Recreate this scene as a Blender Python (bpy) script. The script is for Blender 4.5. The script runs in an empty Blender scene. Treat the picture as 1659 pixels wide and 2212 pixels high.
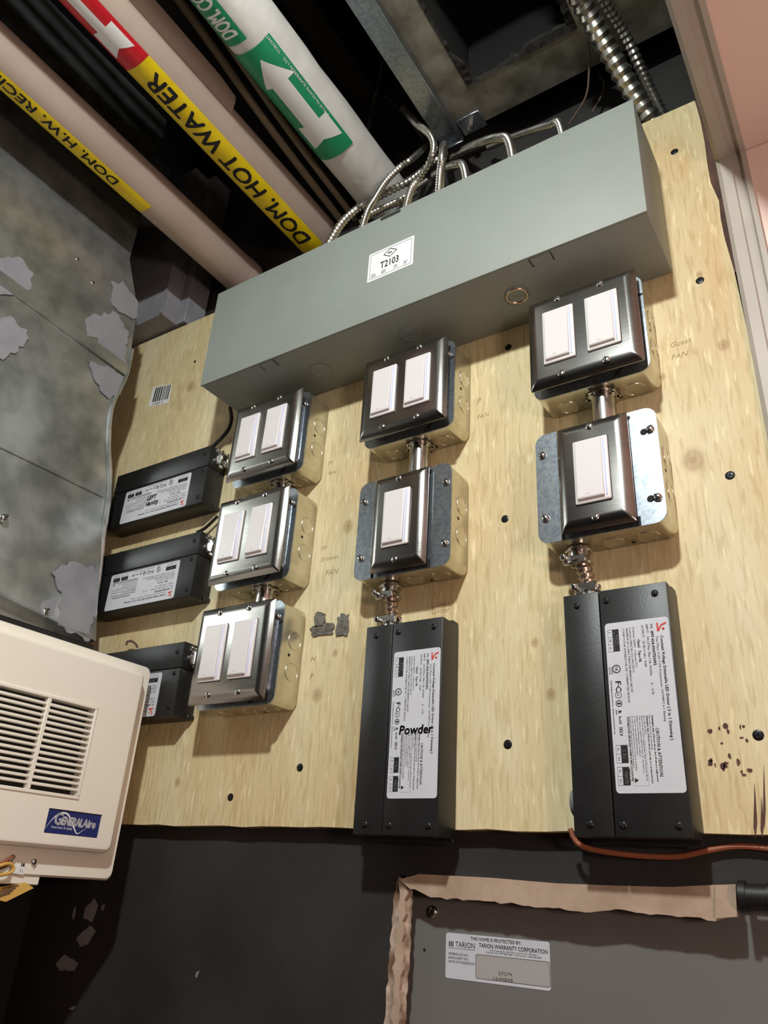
import bpy, bmesh, math, random
from mathutils import Vector, Matrix
random.seed(7)
scene = bpy.context.scene
COL = scene.collection

# ------------------------------------------------------------------ camera
W, H = 1659, 2212
ZO = 2.20                      # height of the wall-coordinate origin above the floor
CAM = (0.722908, -0.675034, -0.631196)
YAW, PITCH, ROLL, FPX = -0.606631, 0.454618, 0.0644645, 1667.25
_f = Vector((math.sin(YAW)*math.cos(PITCH), math.cos(YAW)*math.cos(PITCH), math.sin(PITCH)))
_r = Vector((math.cos(YAW), -math.sin(YAW), 0)); _u = _r.cross(_f)
CR = math.cos(ROLL)*_r + math.sin(ROLL)*_u
CU = -math.sin(ROLL)*_r + math.cos(ROLL)*_u
CF = _f
cd = bpy.data.cameras.new('camera'); cam = bpy.data.objects.new('camera', cd); COL.objects.link(cam)
cd.sensor_fit = 'VERTICAL'; cd.sensor_height = 24.0; cd.lens = FPX/H*24.0
cd.clip_start = 0.01; cd.clip_end = 50
m = Matrix((CR, CU, -CF)).transposed().to_4x4(); m.translation = Vector(CAM) + Vector((0, 0, ZO))
cam.matrix_world = m
scene.camera = cam

# ------------------------------------------------------------------ world, lights, exposure
world = bpy.data.worlds.new('world'); scene.world = world; world.use_nodes = True
world.node_tree.nodes['Background'].inputs[0].default_value = (0.9, 0.9, 1.0, 1)
world.node_tree.nodes['Background'].inputs[1].default_value = 0.02
scene.view_settings.view_transform = 'Standard'; scene.view_settings.look = 'None'
scene.view_settings.gamma = 1.0; scene.view_settings.use_curve_mapping = False
scene.view_settings.exposure = 0.0

def light(name, kind, loc, power, col, size=.1, size_y=None, rot=(0, 0, 0)):
    l = bpy.data.lights.new(name, kind); l.energy = power; l.color = col
    if kind == 'AREA':
        l.size = size
        if size_y: l.shape = 'RECTANGLE'; l.size_y = size_y
    else: l.shadow_soft_size = size
    o = bpy.data.objects.new(name, l); COL.objects.link(o)
    o.location = (loc[0], loc[1], loc[2]+ZO); o.rotation_euler = rot
    return o
wl = light('utility_lamp_light', 'AREA', (0.61, -0.88, 0.25), 12.3, (0.94, 1.0, 0.97), 0.06)
wl.data.shape = 'DISK'; wl.rotation_euler = Vector((-.48, .62, -1.10)).to_track_quat('-Z', 'Y').to_euler()
light('hall_warm_fill', 'POINT', (1.32, -0.80, -0.58), 14, (1.0, 0.77, 0.67), 0.08)  # unseen fill standing in for warm hall light, placed to brighten the pink surfaces

# ------------------------------------------------------------------ helpers
def at(px, py, axis, value):
    d = CR*((px-W/2)/FPX) - CU*((py-H/2)/FPX) + CF
    t = (value-CAM[axis])/d[axis]
    return Vector((CAM[0]+t*d[0], CAM[1]+t*d[1], CAM[2]+t*d[2]))

def lin(c):
    return tuple(((v/255)/12.92 if v/255 <= .04045 else ((v/255+.055)/1.055)**2.4) for v in c)

def mat(name, c, rough=.5, metal=0., c2=None, vs=30., bump=0., bs=200., stretch=None, spec=.5, detail=3., lo=.35, hi=.65):
    mt = bpy.data.materials.new(name); mt.use_nodes = True
    nt = mt.node_tree; n = nt.nodes; L = nt.links; b = n['Principled BSDF']
    b.inputs['Base Color'].default_value = (*lin(c), 1)
    b.inputs['Roughness'].default_value = rough; b.inputs['Metallic'].default_value = metal
    b.inputs['Specular IOR Level'].default_value = spec
    tc = n.new('ShaderNodeTexCoord'); src = tc.outputs['Object']
    if stretch:
        mp = n.new('ShaderNodeMapping'); mp.inputs['Scale'].default_value = stretch
        L.new(src, mp.inputs['Vector']); src = mp.outputs['Vector']
    if c2:
        nz = n.new('ShaderNodeTexNoise'); nz.inputs['Scale'].default_value = vs; nz.inputs['Detail'].default_value = detail
        L.new(src, nz.inputs['Vector'])
        r = n.new('ShaderNodeValToRGB'); r.color_ramp.elements[0].position = lo; r.color_ramp.elements[1].position = hi
        r.color_ramp.elements[0].color = (*lin(c), 1); r.color_ramp.elements[1].color = (*lin(c2), 1)
        L.new(nz.outputs['Fac'], r.inputs['Fac']); L.new(r.outputs['Color'], b.inputs['Base Color'])
    if bump:
        nb = n.new('ShaderNodeTexNoise'); nb.inputs['Scale'].default_value = bs; nb.inputs['Detail'].default_value = 2
        L.new(src, nb.inputs['Vector'])
        bp = n.new('ShaderNodeBump'); bp.inputs['Strength'].default_value = bump; bp.inputs['Distance'].default_value = .002
        L.new(nb.outputs['Fac'], bp.inputs['Height']); L.new(bp.outputs['Normal'], b.inputs['Normal'])
    return mt

MT = dict(
    black_wall=mat('black_painted_drywall', (34, 31, 30), .75, 0, (45, 43, 43), 9, .15, 300),
    void=mat('dark_void_paint', (34, 33, 34), .9, 0, (24, 24, 25), 6),
    joist=mat('dark_joist_wood', (52, 40, 30), .8, 0, (38, 30, 25), 12, stretch=(8, 1, 8)),
    warmwall=mat('white_paint_warm_tint', (243, 222, 212), .7, 0, (240, 216, 206), 4),  # white paint with the pink of the warm hall light mixed into its colour
    casing=mat('white_trim_paint', (186, 177, 167), .5, 0, (174, 165, 155), 10),
    floor=mat('beige_floor', (150, 130, 112), .6, 0, (130, 112, 96), 5),
    hallwall=mat('hall_paint', (205, 190, 178), .8),
    brown=mat('torn_veneer_brown', (96, 64, 52), .8, 0, (70, 46, 40), 40),
    trough=mat('grey_enamel', (138, 143, 137), .55, 0, (140, 146, 140), 20, .10, 420),
    trough_in=mat('grey_enamel_shaded', (40, 41, 40), .7),  # shade inside the slot and slits, as a darkened copy of the enamel
    steel=mat('brushed_steel', (156, 153, 150), .23, 1, (148, 146, 143), 30, .02, 90, stretch=(1, 1, 8)),
    galv=mat('galvanised_zinc', (176, 182, 188), .32, .95, (146, 154, 164), 260, .03, 60, detail=4),
    boxzinc=mat('electro_zinc', (216, 210, 192), .30, .88, (200, 194, 174), 60, .02, 60),
    chrome=mat('bright_zinc', (205, 203, 200), .2, 1),
    slot=mat('slot_black', (14, 14, 14), .8),
    white=mat('white_plastic', (226, 221, 222), .35),
    white2=mat('white_plastic_paddle', (222, 216, 217), .3),
    bluesheen=mat('pale_blue_reflection', (205, 214, 250), .25),  # blue light caught by the switch bevel, given as a colour
    black=mat('black_powder_coat', (30, 30, 31), .42, 0, (34, 34, 35), 60, .08, 900),
    blackscrew=mat('black_screw', (24, 24, 25), .35, .4),
    labelw=mat('silver_label', (204, 205, 212), .42, 0, (198, 199, 207), 50),
    greylab=mat('grey_window', (168, 164, 162), .5),
    paper=mat('white_sticker', (232, 232, 232), .5),
    ink=mat('ink_black', (20, 20, 20), .7),
    inkgrey=mat('ink_grey', (72, 72, 74), .7),
    inkwhite=mat('ink_white', (235, 235, 235), .6),
    red=mat('logo_red', (205, 60, 45), .6),
    marker=mat('marker_ink', (25, 26, 30), .6),
    pencil=mat('pencil_lead', (158, 134, 100), .7),
    beigepipe=mat('beige_pvc_jacket', (178, 158, 146), .5, 0, (170, 150, 138), 12),
    canvas=mat('white_canvas_jacket', (228, 226, 222), .6, 0, (214, 212, 208), 25, .45, 45),
    yellow=mat('yellow_tape', (238, 208, 22), .3, 0, (226, 194, 16), 30, .12, 60),
    redtape=mat('red_tape', (206, 30, 44), .3, 0, (190, 26, 40), 30, .1, 60),
    green=mat('green_tape', (22, 150, 104), .35, 0, (20, 138, 96), 30, .12, 60),
    duct=mat('galvanised_sheet', (208, 210, 208), .29, .80, (164, 167, 166), 26, .08, 7, detail=6),
    ductgrey=mat('dull_galvanised', (164, 160, 150), .42, .5, (118, 114, 102), 30, .12, 25, detail=5),
    ductshade=mat('duct_shade_black', (20, 19, 19), .95),
    liner=mat('black_fibre_liner', (52, 47, 42), .95, 0, (30, 28, 26), 80, .8, 150),
    sealant=mat('grey_duct_sealant', (146, 145, 151), .6, 0, (132, 131, 138), 25, .3, 50),
    flex=mat('flex_steel', (188, 185, 178), .3, .95, (160, 157, 150), 60),
    flexw=mat('flex_steel_warm', (180, 160, 145), .3, .95),
    cream=mat('cream_plastic', (240, 233, 220), .45, 0, (237, 230, 217), 8, .04, 900),
    creamd=mat('cream_plastic_shaded', (40, 37, 34), .9),
    blue=mat('navy_badge', (28, 40, 104), .4),
    badgegrey=mat('badge_silver', (172, 172, 178), .35),
    badgewhite=mat('badge_white', (238, 236, 240), .4),
    tag=mat('yellow_paper_tag', (222, 180, 96), .6, 0, (206, 160, 76), 40),
    panel=mat('grey_panel_enamel', (118, 115, 113), .38, 0, (112, 110, 108), 6, .05, 500),
    drywall=mat('torn_drywall', (186, 162, 142), .9, 0, (166, 142, 122), 30, .5, 80),
    drywall2=mat('torn_drywall_gypsum', (206, 182, 166), .9, 0, (120, 92, 70), 60, .8, 90),
    cable_or=mat('orange_brown_cable', (150, 84, 56), .5),
    cable_bk=mat('black_cable', (26, 24, 24), .5),
    cable_br=mat('brown_cable', (98, 78, 64), .5),
    cable_tan=mat('tan_cable', (118, 106, 88), .6),
    greyp=mat('grey_plastic', (118, 118, 120), .5),
    putty=mat('grey_putty', (120, 116, 108), .8, 0, (88, 84, 78), 150, .9, 160),
)

def ply_material():
    mt = bpy.data.materials.new('spruce_plywood'); mt.use_nodes = True
    nt = mt.node_tree; n = nt.nodes; L = nt.links; b = n['Principled BSDF']
    b.inputs['Roughness'].default_value = .62; b.inputs['Specular IOR Level'].default_value = .3
    tc = n.new('ShaderNodeTexCoord')
    def noise(scale, st, detail=4, dist=0.):
        mp = n.new('ShaderNodeMapping'); mp.inputs['Scale'].default_value = st
        L.new(tc.outputs['Object'], mp.inputs['Vector'])
        z = n.new('ShaderNodeTexNoise'); z.inputs['Scale'].default_value = scale; z.inputs['Detail'].default_value = detail
        z.inputs['Distortion'].default_value = dist
        L.new(mp.outputs['Vector'], z.inputs['Vector']); return z.outputs['Fac']
    def ramp(f, stops):
        r = n.new('ShaderNodeValToRGB'); e = r.color_ramp.elements
        while len(e) > len(stops): e.remove(e[-1])
        while len(e) < len(stops): e.new(.5)
        for q, (p, c) in zip(e, stops): q.position = p; q.color = (*lin(c), 1)
        L.new(f, r.inputs['Fac']); return r.outputs['Color']
    def mix(f, a, c, kind='MIX'):
        x = n.new('ShaderNodeMix'); x.data_type = 'RGBA'; x.blend_type = kind
        if isinstance(f, float): x.inputs['Factor'].default_value = f
        else: L.new(f, x.inputs['Factor'])
        L.new(a, x.inputs['A'])
        if isinstance(c, tuple): x.inputs['B'].default_value = (*lin(c), 1)
        else: L.new(c, x.inputs['B'])
        return x.outputs['Result']
    broad = ramp(noise(3.2, (3.2, 1, .8), 4, .6), [(.28, (204, 172, 124)), (.40, (210, 188, 146)), (.55, (216, 199, 158)), (.72, (225, 213, 180))])
    grain = ramp(noise(26, (9, 1, 1.1), 5, .4), [(.36, (222, 212, 188)), (.50, (255, 255, 255)), (.7, (255, 252, 244))])
    col = mix(.55, broad, grain, 'MULTIPLY')
    fl = noise(40, (6, 1, .8), 3)
    flm = n.new('ShaderNodeMapRange'); flm.inputs[1].default_value = .58; flm.inputs[2].default_value = .68; L.new(fl, flm.inputs[0])
    fm = n.new('ShaderNodeMath'); fm.operation = 'MULTIPLY'; fm.inputs[1].default_value = .65; L.new(flm.outputs[0], fm.inputs[0])
    col = mix(fm.outputs[0], col, (240, 226, 184))
    # knots
    for (kx, kz, kr) in [(.6037, -.2519, .011), (.2029, -.2377, .008), (.18, -.441, .007), (-.1439, .0858, .009), (.4543, -.4608, .005),
                         (.6459, -.1329, .006), (.634, -.037, .004), (.585, -.15, .004), (.20, -.395, .004), (.30, -.54, .004), (.44, -.41, .004), (-.02, -.53, .005)]:
        mp = n.new('ShaderNodeMapping'); mp.inputs['Location'].default_value = (-kx, 0, -kz*.8); mp.inputs['Scale'].default_value = (1, 0, .8)
        L.new(tc.outputs['Object'], mp.inputs['Vector'])
        ln = n.new('ShaderNodeVectorMath'); ln.operation = 'LENGTH'; L.new(mp.outputs['Vector'], ln.inputs[0])
        mr = n.new('ShaderNodeMapRange'); mr.inputs[1].default_value = kr*1.25; mr.inputs[2].default_value = kr*.45
        L.new(ln.outputs['Value'], mr.inputs[0])
        sn = n.new('ShaderNodeMath'); sn.operation = 'SINE'
        s2 = n.new('ShaderNodeMath'); s2.operation = 'MULTIPLY'; s2.inputs[1].default_value = 11/kr; L.new(ln.outputs['Value'], s2.inputs[0]); L.new(s2.outputs[0], sn.inputs[0])
        mm = n.new('ShaderNodeMath'); mm.operation = 'MULTIPLY_ADD'; mm.inputs[1].default_value = .10; mm.inputs[2].default_value = .5; L.new(sn.outputs[0], mm.inputs[0])
        m2 = n.new('ShaderNodeMath'); m2.operation = 'MULTIPLY'; L.new(mm.outputs[0], m2.inputs[0]); L.new(mr.outputs[0], m2.inputs[1])
        col = mix(m2.outputs[0], col, (140, 96, 52))
    L.new(col, b.inputs['Base Color'])
    bp = n.new('ShaderNodeBump'); bp.inputs['Strength'].default_value = .4; bp.inputs['Distance'].default_value = .0015
    L.new(noise(34, (8, 1, .8), 4), bp.inputs['Height']); L.new(bp.outputs['Normal'], b.inputs['Normal'])
    return mt
MT['ply'] = ply_material()

class M:
    """collects shapes into one bmesh; mi = material slot of the shapes added next"""
    def __init__(s):
        s.bm = bmesh.new(); s.lay = s.bm.faces.layers.int.new('done'); s.mi = 0
    def _mark(s):
        for f in s.bm.faces:
            if not f[s.lay]: f.material_index = s.mi; f[s.lay] = 1
        return s
    def box(s, x0, x1, y0, y1, z0, z1, bev=0, seg=2):
        r = bmesh.ops.create_cube(s.bm, size=1)
        for v in r['verts']:
            v.co = Vector((x0 if v.co.x < 0 else x1, y0 if v.co.y < 0 else y1, z0 if v.co.z < 0 else z1))
        if bev:
            e = list({e for v in r['verts'] for e in v.link_edges})
            bmesh.ops.bevel(s.bm, geom=e, offset=bev, segments=seg, profile=.5, affect='EDGES')
        return s._mark()
    def loft(s, loops, cap=True, closed=True):
        vs = [[s.bm.verts.new(p) for p in l] for l in loops]
        n = len(loops[0])
        for a, b in zip(vs, vs[1:]):
            for i in range(n if closed else n-1):
                j = (i+1) % n
                s.bm.faces.new((a[i], a[j], b[j], b[i]))
        if cap and closed:
            s.bm.faces.new(vs[0][::-1]); s.bm.faces.new(vs[-1])
        return s._mark()
    def cyl(s, p0, p1, r, n=16, r2=None, cap=True):
        p0 = Vector(p0); p1 = Vector(p1); r2 = r if r2 is None else r2
        return s.tube([p0, p1], [r, r2], n, cap)
    def tube(s, pts, rad, n=8, cap=True):
        pts = [Vector(p) for p in pts]
        if not isinstance(rad, (list, tuple)): rad = [rad]*len(pts)
        loops = []; side = None
        for i, p in enumerate(pts):
            t = (pts[min(i+1, len(pts)-1)]-pts[max(i-1, 0)])
            if t.length < 1e-9: t = Vector((0, 0, 1))
            t.normalize()
            if side is None:
                side = t.orthogonal().normalized()
            side = (side - t*side.dot(t))
            if side.length < 1e-6: side = t.orthogonal()
            side.normalize(); up = t.cross(side)
            loops.append([p + rad[i]*(math.cos(2*math.pi*k/n)*side + math.sin(2*math.pi*k/n)*up) for k in range(n)])
        return s.loft(loops, cap)
    def poly(s, pts, vec):
        pts = [Vector(p) for p in pts]; vec = Vector(vec)
        a = [s.bm.verts.new(p) for p in pts]; b = [s.bm.verts.new(p+vec) for p in pts]
        n = len(pts)
        f1 = s.bm.faces.new(a); f2 = s.bm.faces.new(b[::-1])
        for i in range(n): s.bm.faces.new((a[i], b[i], b[(i+1) % n], a[(i+1) % n]))
        return s._mark()
    def face(s, pts):
        s.bm.faces.new([s.bm.verts.new(p) for p in pts]); return s._mark()
    def ring(s, c, nrm, R, r, n=24, k=6):
        c = Vector(c); nrm = Vector(nrm).normalized(); a = nrm.orthogonal().normalized(); b = nrm.cross(a)
        loops = []
        for i in range(n+1):
            t = 2*math.pi*i/n; d = math.cos(t)*a + math.sin(t)*b
            loops.append([c + d*(R + r*math.cos(2*math.pi*q/k)) + nrm*(r*math.sin(2*math.pi*q/k)) for q in range(k)])
        return s.loft(loops, cap=False)
    def text(s, txt, size, fn, align='LEFT', width=None, bold=0., shear=0., sub=0., res=2):
        cu = bpy.data.curves.new('t', 'FONT'); cu.body = txt; cu.size = size; cu.align_x = align
        cu.resolution_u = res; cu.offset = min(bold, 0.); cu.shear = shear
        o = bpy.data.objects.new('t', cu); COL.objects.link(o)
        dg = bpy.context.evaluated_depsgraph_get(); dg.update()
        me = bpy.data.meshes.new_from_object(o.evaluated_get(dg))
        bpy.data.objects.remove(o); bpy.data.curves.remove(cu)
        if not me.vertices: return s
        tb = bmesh.new(); tb.from_mesh(me); bpy.data.meshes.remove(me)
        xs = [v.co.x for v in tb.verts]; w = max(xs)-min(xs)
        k = width/w if width else 1.
        if sub:
            bmesh.ops.triangulate(tb, faces=tb.faces[:])
            todo = [[v.co.copy() for v in f.verts] for f in tb.faces]
            while todo:
                t = todo.pop()
                l = [((t[i]-t[(i+1) % 3]).length, i) for i in range(3)]; m_, i = max(l)
                if m_ > sub:
                    a, b, c = t[i], t[(i+1) % 3], t[(i+2) % 3]; h = (a+b)/2; todo += [[a, h, c], [h, b, c]]
                else: s.bm.faces.new([s.bm.verts.new(fn(v.x*k, v.y)) for v in t])
            tb.free(); return s._mark()
        for dx, dy in ((0, 0), (bold, 0), (-bold, 0), (0, bold), (0, -bold)) if bold > 0 else ((0, 0),):   # heavier strokes
            mp = {v: s.bm.verts.new(fn(v.co.x*k+dx, v.co.y+dy)) for v in tb.verts}
            for f in tb.faces:
                try: s.bm.faces.new([mp[v] for v in f.verts])
                except ValueError: pass
        tb.free()
        return s._mark()
    def mesh(s, name, mats, smooth=False):
        me = bpy.data.meshes.new(name)
        if smooth is not None:
            bmesh.ops.recalc_face_normals(s.bm, faces=s.bm.faces[:])
        s.bm.to_mesh(me); s.bm.free()
        for x in mats: me.materials.append(MT[x])
        if smooth:
            for p in me.polygons: p.use_smooth = True
            try: me.set_sharp_from_angle(angle=math.radians(40))
            except Exception: pass
        return me

def obj(name, mm, mats, parent=None, smooth=True, kind=None, label=None, cat=None, group=None):
    """link a mesh; shapes are given in wall coordinates and moved into the root's frame"""
    if isinstance(mats, str): mats = [mats]
    if parent is not None:
        root = parent
        while root.parent: root = root.parent
        off = root.location
        if off.length > 0 and not root.get('_local'):
            bmesh.ops.translate(mm.bm, verts=mm.bm.verts[:], vec=-off)
    o = bpy.data.objects.new(name, mm.mesh(name, mats, smooth)); COL.objects.link(o)
    o.parent = parent
    if kind: o['kind'] = kind
    if label: o['label'] = label
    if cat: o['category'] = cat
    if group: o['group'] = group
    return o
def thing(name, label, cat, loc=(0, 0, 0), group=None, local=False):
    o = bpy.data.objects.new(name, None); COL.objects.link(o); o.location = loc
    o.empty_display_size = .02
    o['label'] = label; o['category'] = cat
    if group: o['group'] = group
    if local: o['_local'] = 1
    return o
def dup(root, loc, label, roty=0.):
    c = root.copy(); COL.objects.link(c); c.location = loc; c.rotation_euler = (0, roty, 0); c['label'] = label
    def rec(a, b):
        for ch in list(a.children):
            d = ch.copy(); COL.objects.link(d); d.parent = b; rec(ch, d)
    kids = [k for k in root.children]
    for ch in kids:
        d = ch.copy(); COL.objects.link(d); d.parent = c; rec(ch, d)
    return c
def struct(name, mm, mats, smooth=False): return obj(name, mm, mats, None, smooth, kind='structure')

def rr(w, h, r, n=4, cx=0, cz=0):
    """rounded rectangle loop in (x, z)"""
    out = []
    for sx, sz, a0 in ((1, 1, 0), (-1, 1, 90), (-1, -1, 180), (1, -1, 270)):
        for k in range(n+1):
            a = math.radians(a0+90*k/n)
            out.append((cx+sx*(w/2-r)+r*math.cos(a), cz+sz*(h/2-r)+r*math.sin(a)))
    return out
def lp(l, y): return [Vector((x, y, z)) for x, z in l]
def smoothpath(pts, step):
    pts = [Vector(p) for p in pts]; P = [2*pts[0]-pts[1]]+pts+[2*pts[-1]-pts[-2]]; dense = []
    for i in range(1, len(P)-2):
        for k in range(24):
            t = k/24
            a, b, c, d = P[i-1], P[i], P[i+1], P[i+2]
            dense.append(.5*((2*b)+(c-a)*t+(2*a-5*b+4*c-d)*t*t+(3*b-a-3*c+d)*t*t*t))
    dense.append(pts[-1])
    out = [dense[0]]; acc = 0
    for a, b in zip(dense, dense[1:]):
        l = (b-a).length
        if l < 1e-9: continue
        while acc + l >= step:
            q = (step-acc)/l; a = a+(b-a)*q; l = (b-a).length; acc = 0; out.append(a)
            if l < 1e-9: break
        acc += l
    return out
def flextube(mm, pts, r, pitch=.0042, n=10, depth=.16):
    p = smoothpath(pts, pitch/4)
    rad = [r*(1-depth*(.5-.5*math.cos(2*math.pi*i/4))) for i in range(len(p))]
    return mm.tube(p, rad, n)
def rag(pts, amp, step, seed=1):
    """roughen a closed outline of 3-D points inside its own plane"""
    rn = random.Random(seed); pts = [Vector(p) for p in pts]
    c = sum(pts, Vector())/len(pts); out = []
    nrm = (pts[1]-pts[0]).cross(pts[2]-pts[1]).normalized()
    for a, b in zip(pts, pts[1:]+pts[:1]):
        n = max(1, int((b-a).length/step)); side = (b-a).normalized().cross(nrm)
        for k in range(n): out.append(a+(b-a)*(k/n)+side*rn.uniform(-amp, amp))
    return out
def screw_head(mm, c, nrm, r, h, style='slot', ang=.4, dark=1):
    """domed head with a slot or cross recess; slot 0 head, slot `dark` recess"""
    c = Vector(c); nrm = Vector(nrm).normalized(); a = nrm.orthogonal().normalized(); b = nrm.cross(a)
    a, b = a*math.cos(ang)+b*math.sin(ang), -a*math.sin(ang)+b*math.cos(ang)
    n = 14; loops = []
    for q, hh in ((1, 0), (1, .35), (.8, .78), (.45, 1)):
        loops.append([c+nrm*h*hh+r*q*(math.cos(2*math.pi*k/n)*a+math.sin(2*math.pi*k/n)*b) for k in range(n)])
    mm.mi = 0; mm.loft(loops); mm.mi = dark
    for d, e in ((a, b), (b, a)) if style == 'cross' else ((a, b),):
        L_ = r*(.62 if style == 'cross' else .86); w = r*.14
        mm.poly([c+nrm*h*.93+d*L_+e*w, c+nrm*h*.93-d*L_+e*w, c+nrm*h*.93-d*L_-e*w, c+nrm*h*.93+d*L_-e*w], nrm*h*.14)
    mm.mi = 0
    return mm

# ================================================================== SETTING
PB, PT = -.5775, .2366           # plywood bottom / top
struct('floor', M().box(-1.6, 2.4, -2.6, .3, -2.22, -2.2), ['floor'])
struct('wall_back', M().box(-1.6, .288, .0157, .03, -2.2, .215).box(.288, 1.2, .0157, .03, -.6175, .215)
       .box(-1.6, 2.4, .04, .06, .215, .8).box(-1.6, .70, .03, .06, .205, .215), ['black_wall'])
struct('wall_left', M().box(-1.6, -1.58, -2.6, .3, -2.2, .8), ['void'])
struct('wall_front', M().box(.70, 2.4, -2.6, -2.58, -2.2, .8), ['hallwall'])
struct('wall_rear', M().box(-1.6, .70, -2.6, -2.58, -2.2, .8), ['void'])
struct('wall_right', M().box(2.38, 2.4, -2.6, .3, -2.2, .8), ['hallwall'])
struct('wall_hall', M().box(.6995, 2.4, .0, .014, -2.2, .108), ['warmwall'])
struct('ceiling', M().box(-1.6, .72, -2.6, .3, .78, .80), ['void'])
struct('ceiling_hall', M().box(.6995, 2.4, -2.6, .014, .11, .13), ['warmwall'])
struct('wall_soffit', M().box(.70, .712, -2.6, .04, .13, .78), ['void'])
# door-casing trim: upright beside the plywood, then head running toward the viewer
prof = [(.669, 0), (.669, -.005), (.673, -.009), (.683, -.009), (.6845, -.006), (.6925, -.006), (.6945, -.011), (.6995, -.011), (.6995, 0)]
struct('trim_1', M().loft([[Vector((x, y, -2.2)) for x, y in prof], [Vector((x, y, .11+y)) for x, y in prof]]), ['casing'])
struct('trim_2', M().loft([[Vector((x, y, .11+y)) for x, y in prof], [Vector((x, -2.58, .11+y)) for x, y in prof]]), ['casing'])
for i in range(3):
    x = (-1.0, -.45, .12)[i]
    struct('trim_joist', M().box(x, x+.045, -2.55, .035, .62, .779), ['joist'])

# ================================================================== PLYWOOD BOARD
edge = [(1500.7, 217), (1513, 260), (1522, 307), (1528, 354), (1535, 394), (1553, 434), (1557, 474), (1566, 517), (1586, 585)]
right = [at(a, b, 1, 0) for a, b in edge]
top_l = at(287, 750, 1, 0)
out = [Vector((-.42, 0, top_l.z+.001)), Vector((-.05, 0, .228))] + right + [Vector((.6685, 0, -.12)), Vector((.6685, 0, -.3)), Vector((.668, 0, PB))]
rn = random.Random(3)
for k in range(40): out.append(Vector((.66-k*.027, 0, PB+rn.uniform(-.0012, .0008))))
ply = obj('plywood_board', M().poly(out, (0, .0155, 0)), ['ply'], None, False,
          label='tall pale plywood sheet screwed to the black wall, carrying the switches and drivers', cat='plywood')
SC = [(1457, 328), (1512, 606), (1098, 750), (1091, 1121), (1097, 1608), (648, 1658), (498, 1722), (1577, 1027), (1638, 1588), (421, 781)]
for a, b in SC:
    c = at(a, b, 1, 0); r = .0043 if (a, b) != (421, 781) else .0024
    mm = M(); screw_head(mm, c, (0, -1, 0), r, .0008, 'cross', .5)
    obj('screw', mm, ['blackscrew', 'slot'], ply)
# pencilled room notes
notes = [('Guest', 1447, 752, .0085), ('FAN', 1450, 778, .0085), ('P', 1030, 873, .010), ('FAN', 1030, 906, .008), ('M', 708, 1006, .009), ('FAN', 708, 1027, .007),
         ('M', 695, 1190, .009), ('Shower', 692, 1214, .0085), ('FAN', 702, 1244, .010), ('H', 670, 1430, .010), ('P', 668, 1468, .010), ('Closet', 930, 1313, .0085), ('Under', 931, 1327, .0085)]
for t, a, b, s in notes:
    p = at(a, b, 1, 0)
    obj('pencil_note', M().text(t, s, lambda x, y, p=p: Vector((p.x+x, -.0003, p.z+y)), bold=-.00012*s/.009, shear=.2), ['pencil'], ply, None)
# grey adhesive residue
def blob(px, py, w, h, seed, y=-.0002, th=-.0018):
    c = at(px, py, 1, 0); rn = random.Random(seed); pts = []
    for k in range(22):
        t = 2*math.pi*k/22; q = rn.uniform(.72, 1.1)
        pts.append(Vector((c.x+w*q*math.copysign(abs(math.cos(t))**.6, math.cos(t)), y, c.z+h*q*math.copysign(abs(math.sin(t))**.6, math.sin(t)))))
    return M().poly(pts, (0, th, 0))
obj('adhesive_residue', blob(692, 1338, .0095, .009, 4), ['putty'], ply, False)
obj('adhesive_residue', blob(697, 1362, .018, .0075, 5), ['putty'], ply, False)
obj('adhesive_residue', blob(741, 1352, .0095, .0145, 9), ['putty'], ply, False)
# dark chips near lower right
rn = random.Random(12)
for k in range(26):
    a = rn.gauss(1565, 34); b = rn.choice([1570, 1600, 1640, 1655, 1670])+rn.uniform(-10, 10)
    if not (1525 < a < 1655): continue
    c = at(a, b, 1, 0); w = rn.uniform(.0006, .0022); h = rn.uniform(.0008, .0028)
    obj('stain_fleck', M().poly([Vector((c.x+w*math.cos(t)*rn.uniform(.6, 1.2), -.0002, c.z+h*math.sin(t)*rn.uniform(.6, 1.2))) for t in [k*math.pi/4 for k in range(8)]], (0, -.0002, 0)), ['brown'], ply, False)
# splintered lower corner
for a, b, w, h in [(1630, 1750, 6, 60), (1645, 1765, 5, 45), (1650, 1720, 4, 70)]:
    P = [at(a, b-h, 1, -.0003), at(a+w, b+h*.4, 1, -.0003), at(a+w*.4, b+h, 1, -.0003), at(a-w*.4, b+h*.6, 1, -.0003)]
    obj('splinter_gap', M().poly(P, (0, -.0002, 0)), ['brown'], ply, False)
# barcode sticker on the board
bs = [at(*q, 1, -.0004) for q in [(331, 836), (371, 829), (364, 870), (320, 879)]]
st = obj('barcode_sticker', M().poly(bs, (0, .0003, 0)), ['paper'], ply, False)
mm = M(); o0, ux, uz = bs[3], bs[2]-bs[3], bs[0]-bs[3]; rn = random.Random(5); x = .16
while x < .86:
    w = rn.choice([.03, .045, .06]); mm.poly([o0+ux*x+uz*.2, o0+ux*(x+w)+uz*.2, o0+ux*(x+w)+uz*.92, o0+ux*x+uz*.92], (0, -.0002, 0)); x += w+rn.choice([.03, .04, .05])
mm.text('0 02469 17', .006, lambda a, b: o0+ux*(.2+a/ux.length)+uz*(.05+b/uz.length)+Vector((0, -.0002, 0)))
obj('barcode_print', mm, ['ink'], st, None)
# brown curled strip in the gap between plywood and casing
P = [v+Vector((-.002, .002, 0)) for v in right] + [Vector((.671, .002, right[-1].z)), Vector((.671, .002, .105)), Vector((.668, .002, right[0].z))]
obj('veneer_strip', M().poly(P, (0, .006, 0)), ['brown'], None, False, label='thin dark brown strip in the gap between plywood edge and door casing', cat='wood strip')

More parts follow.
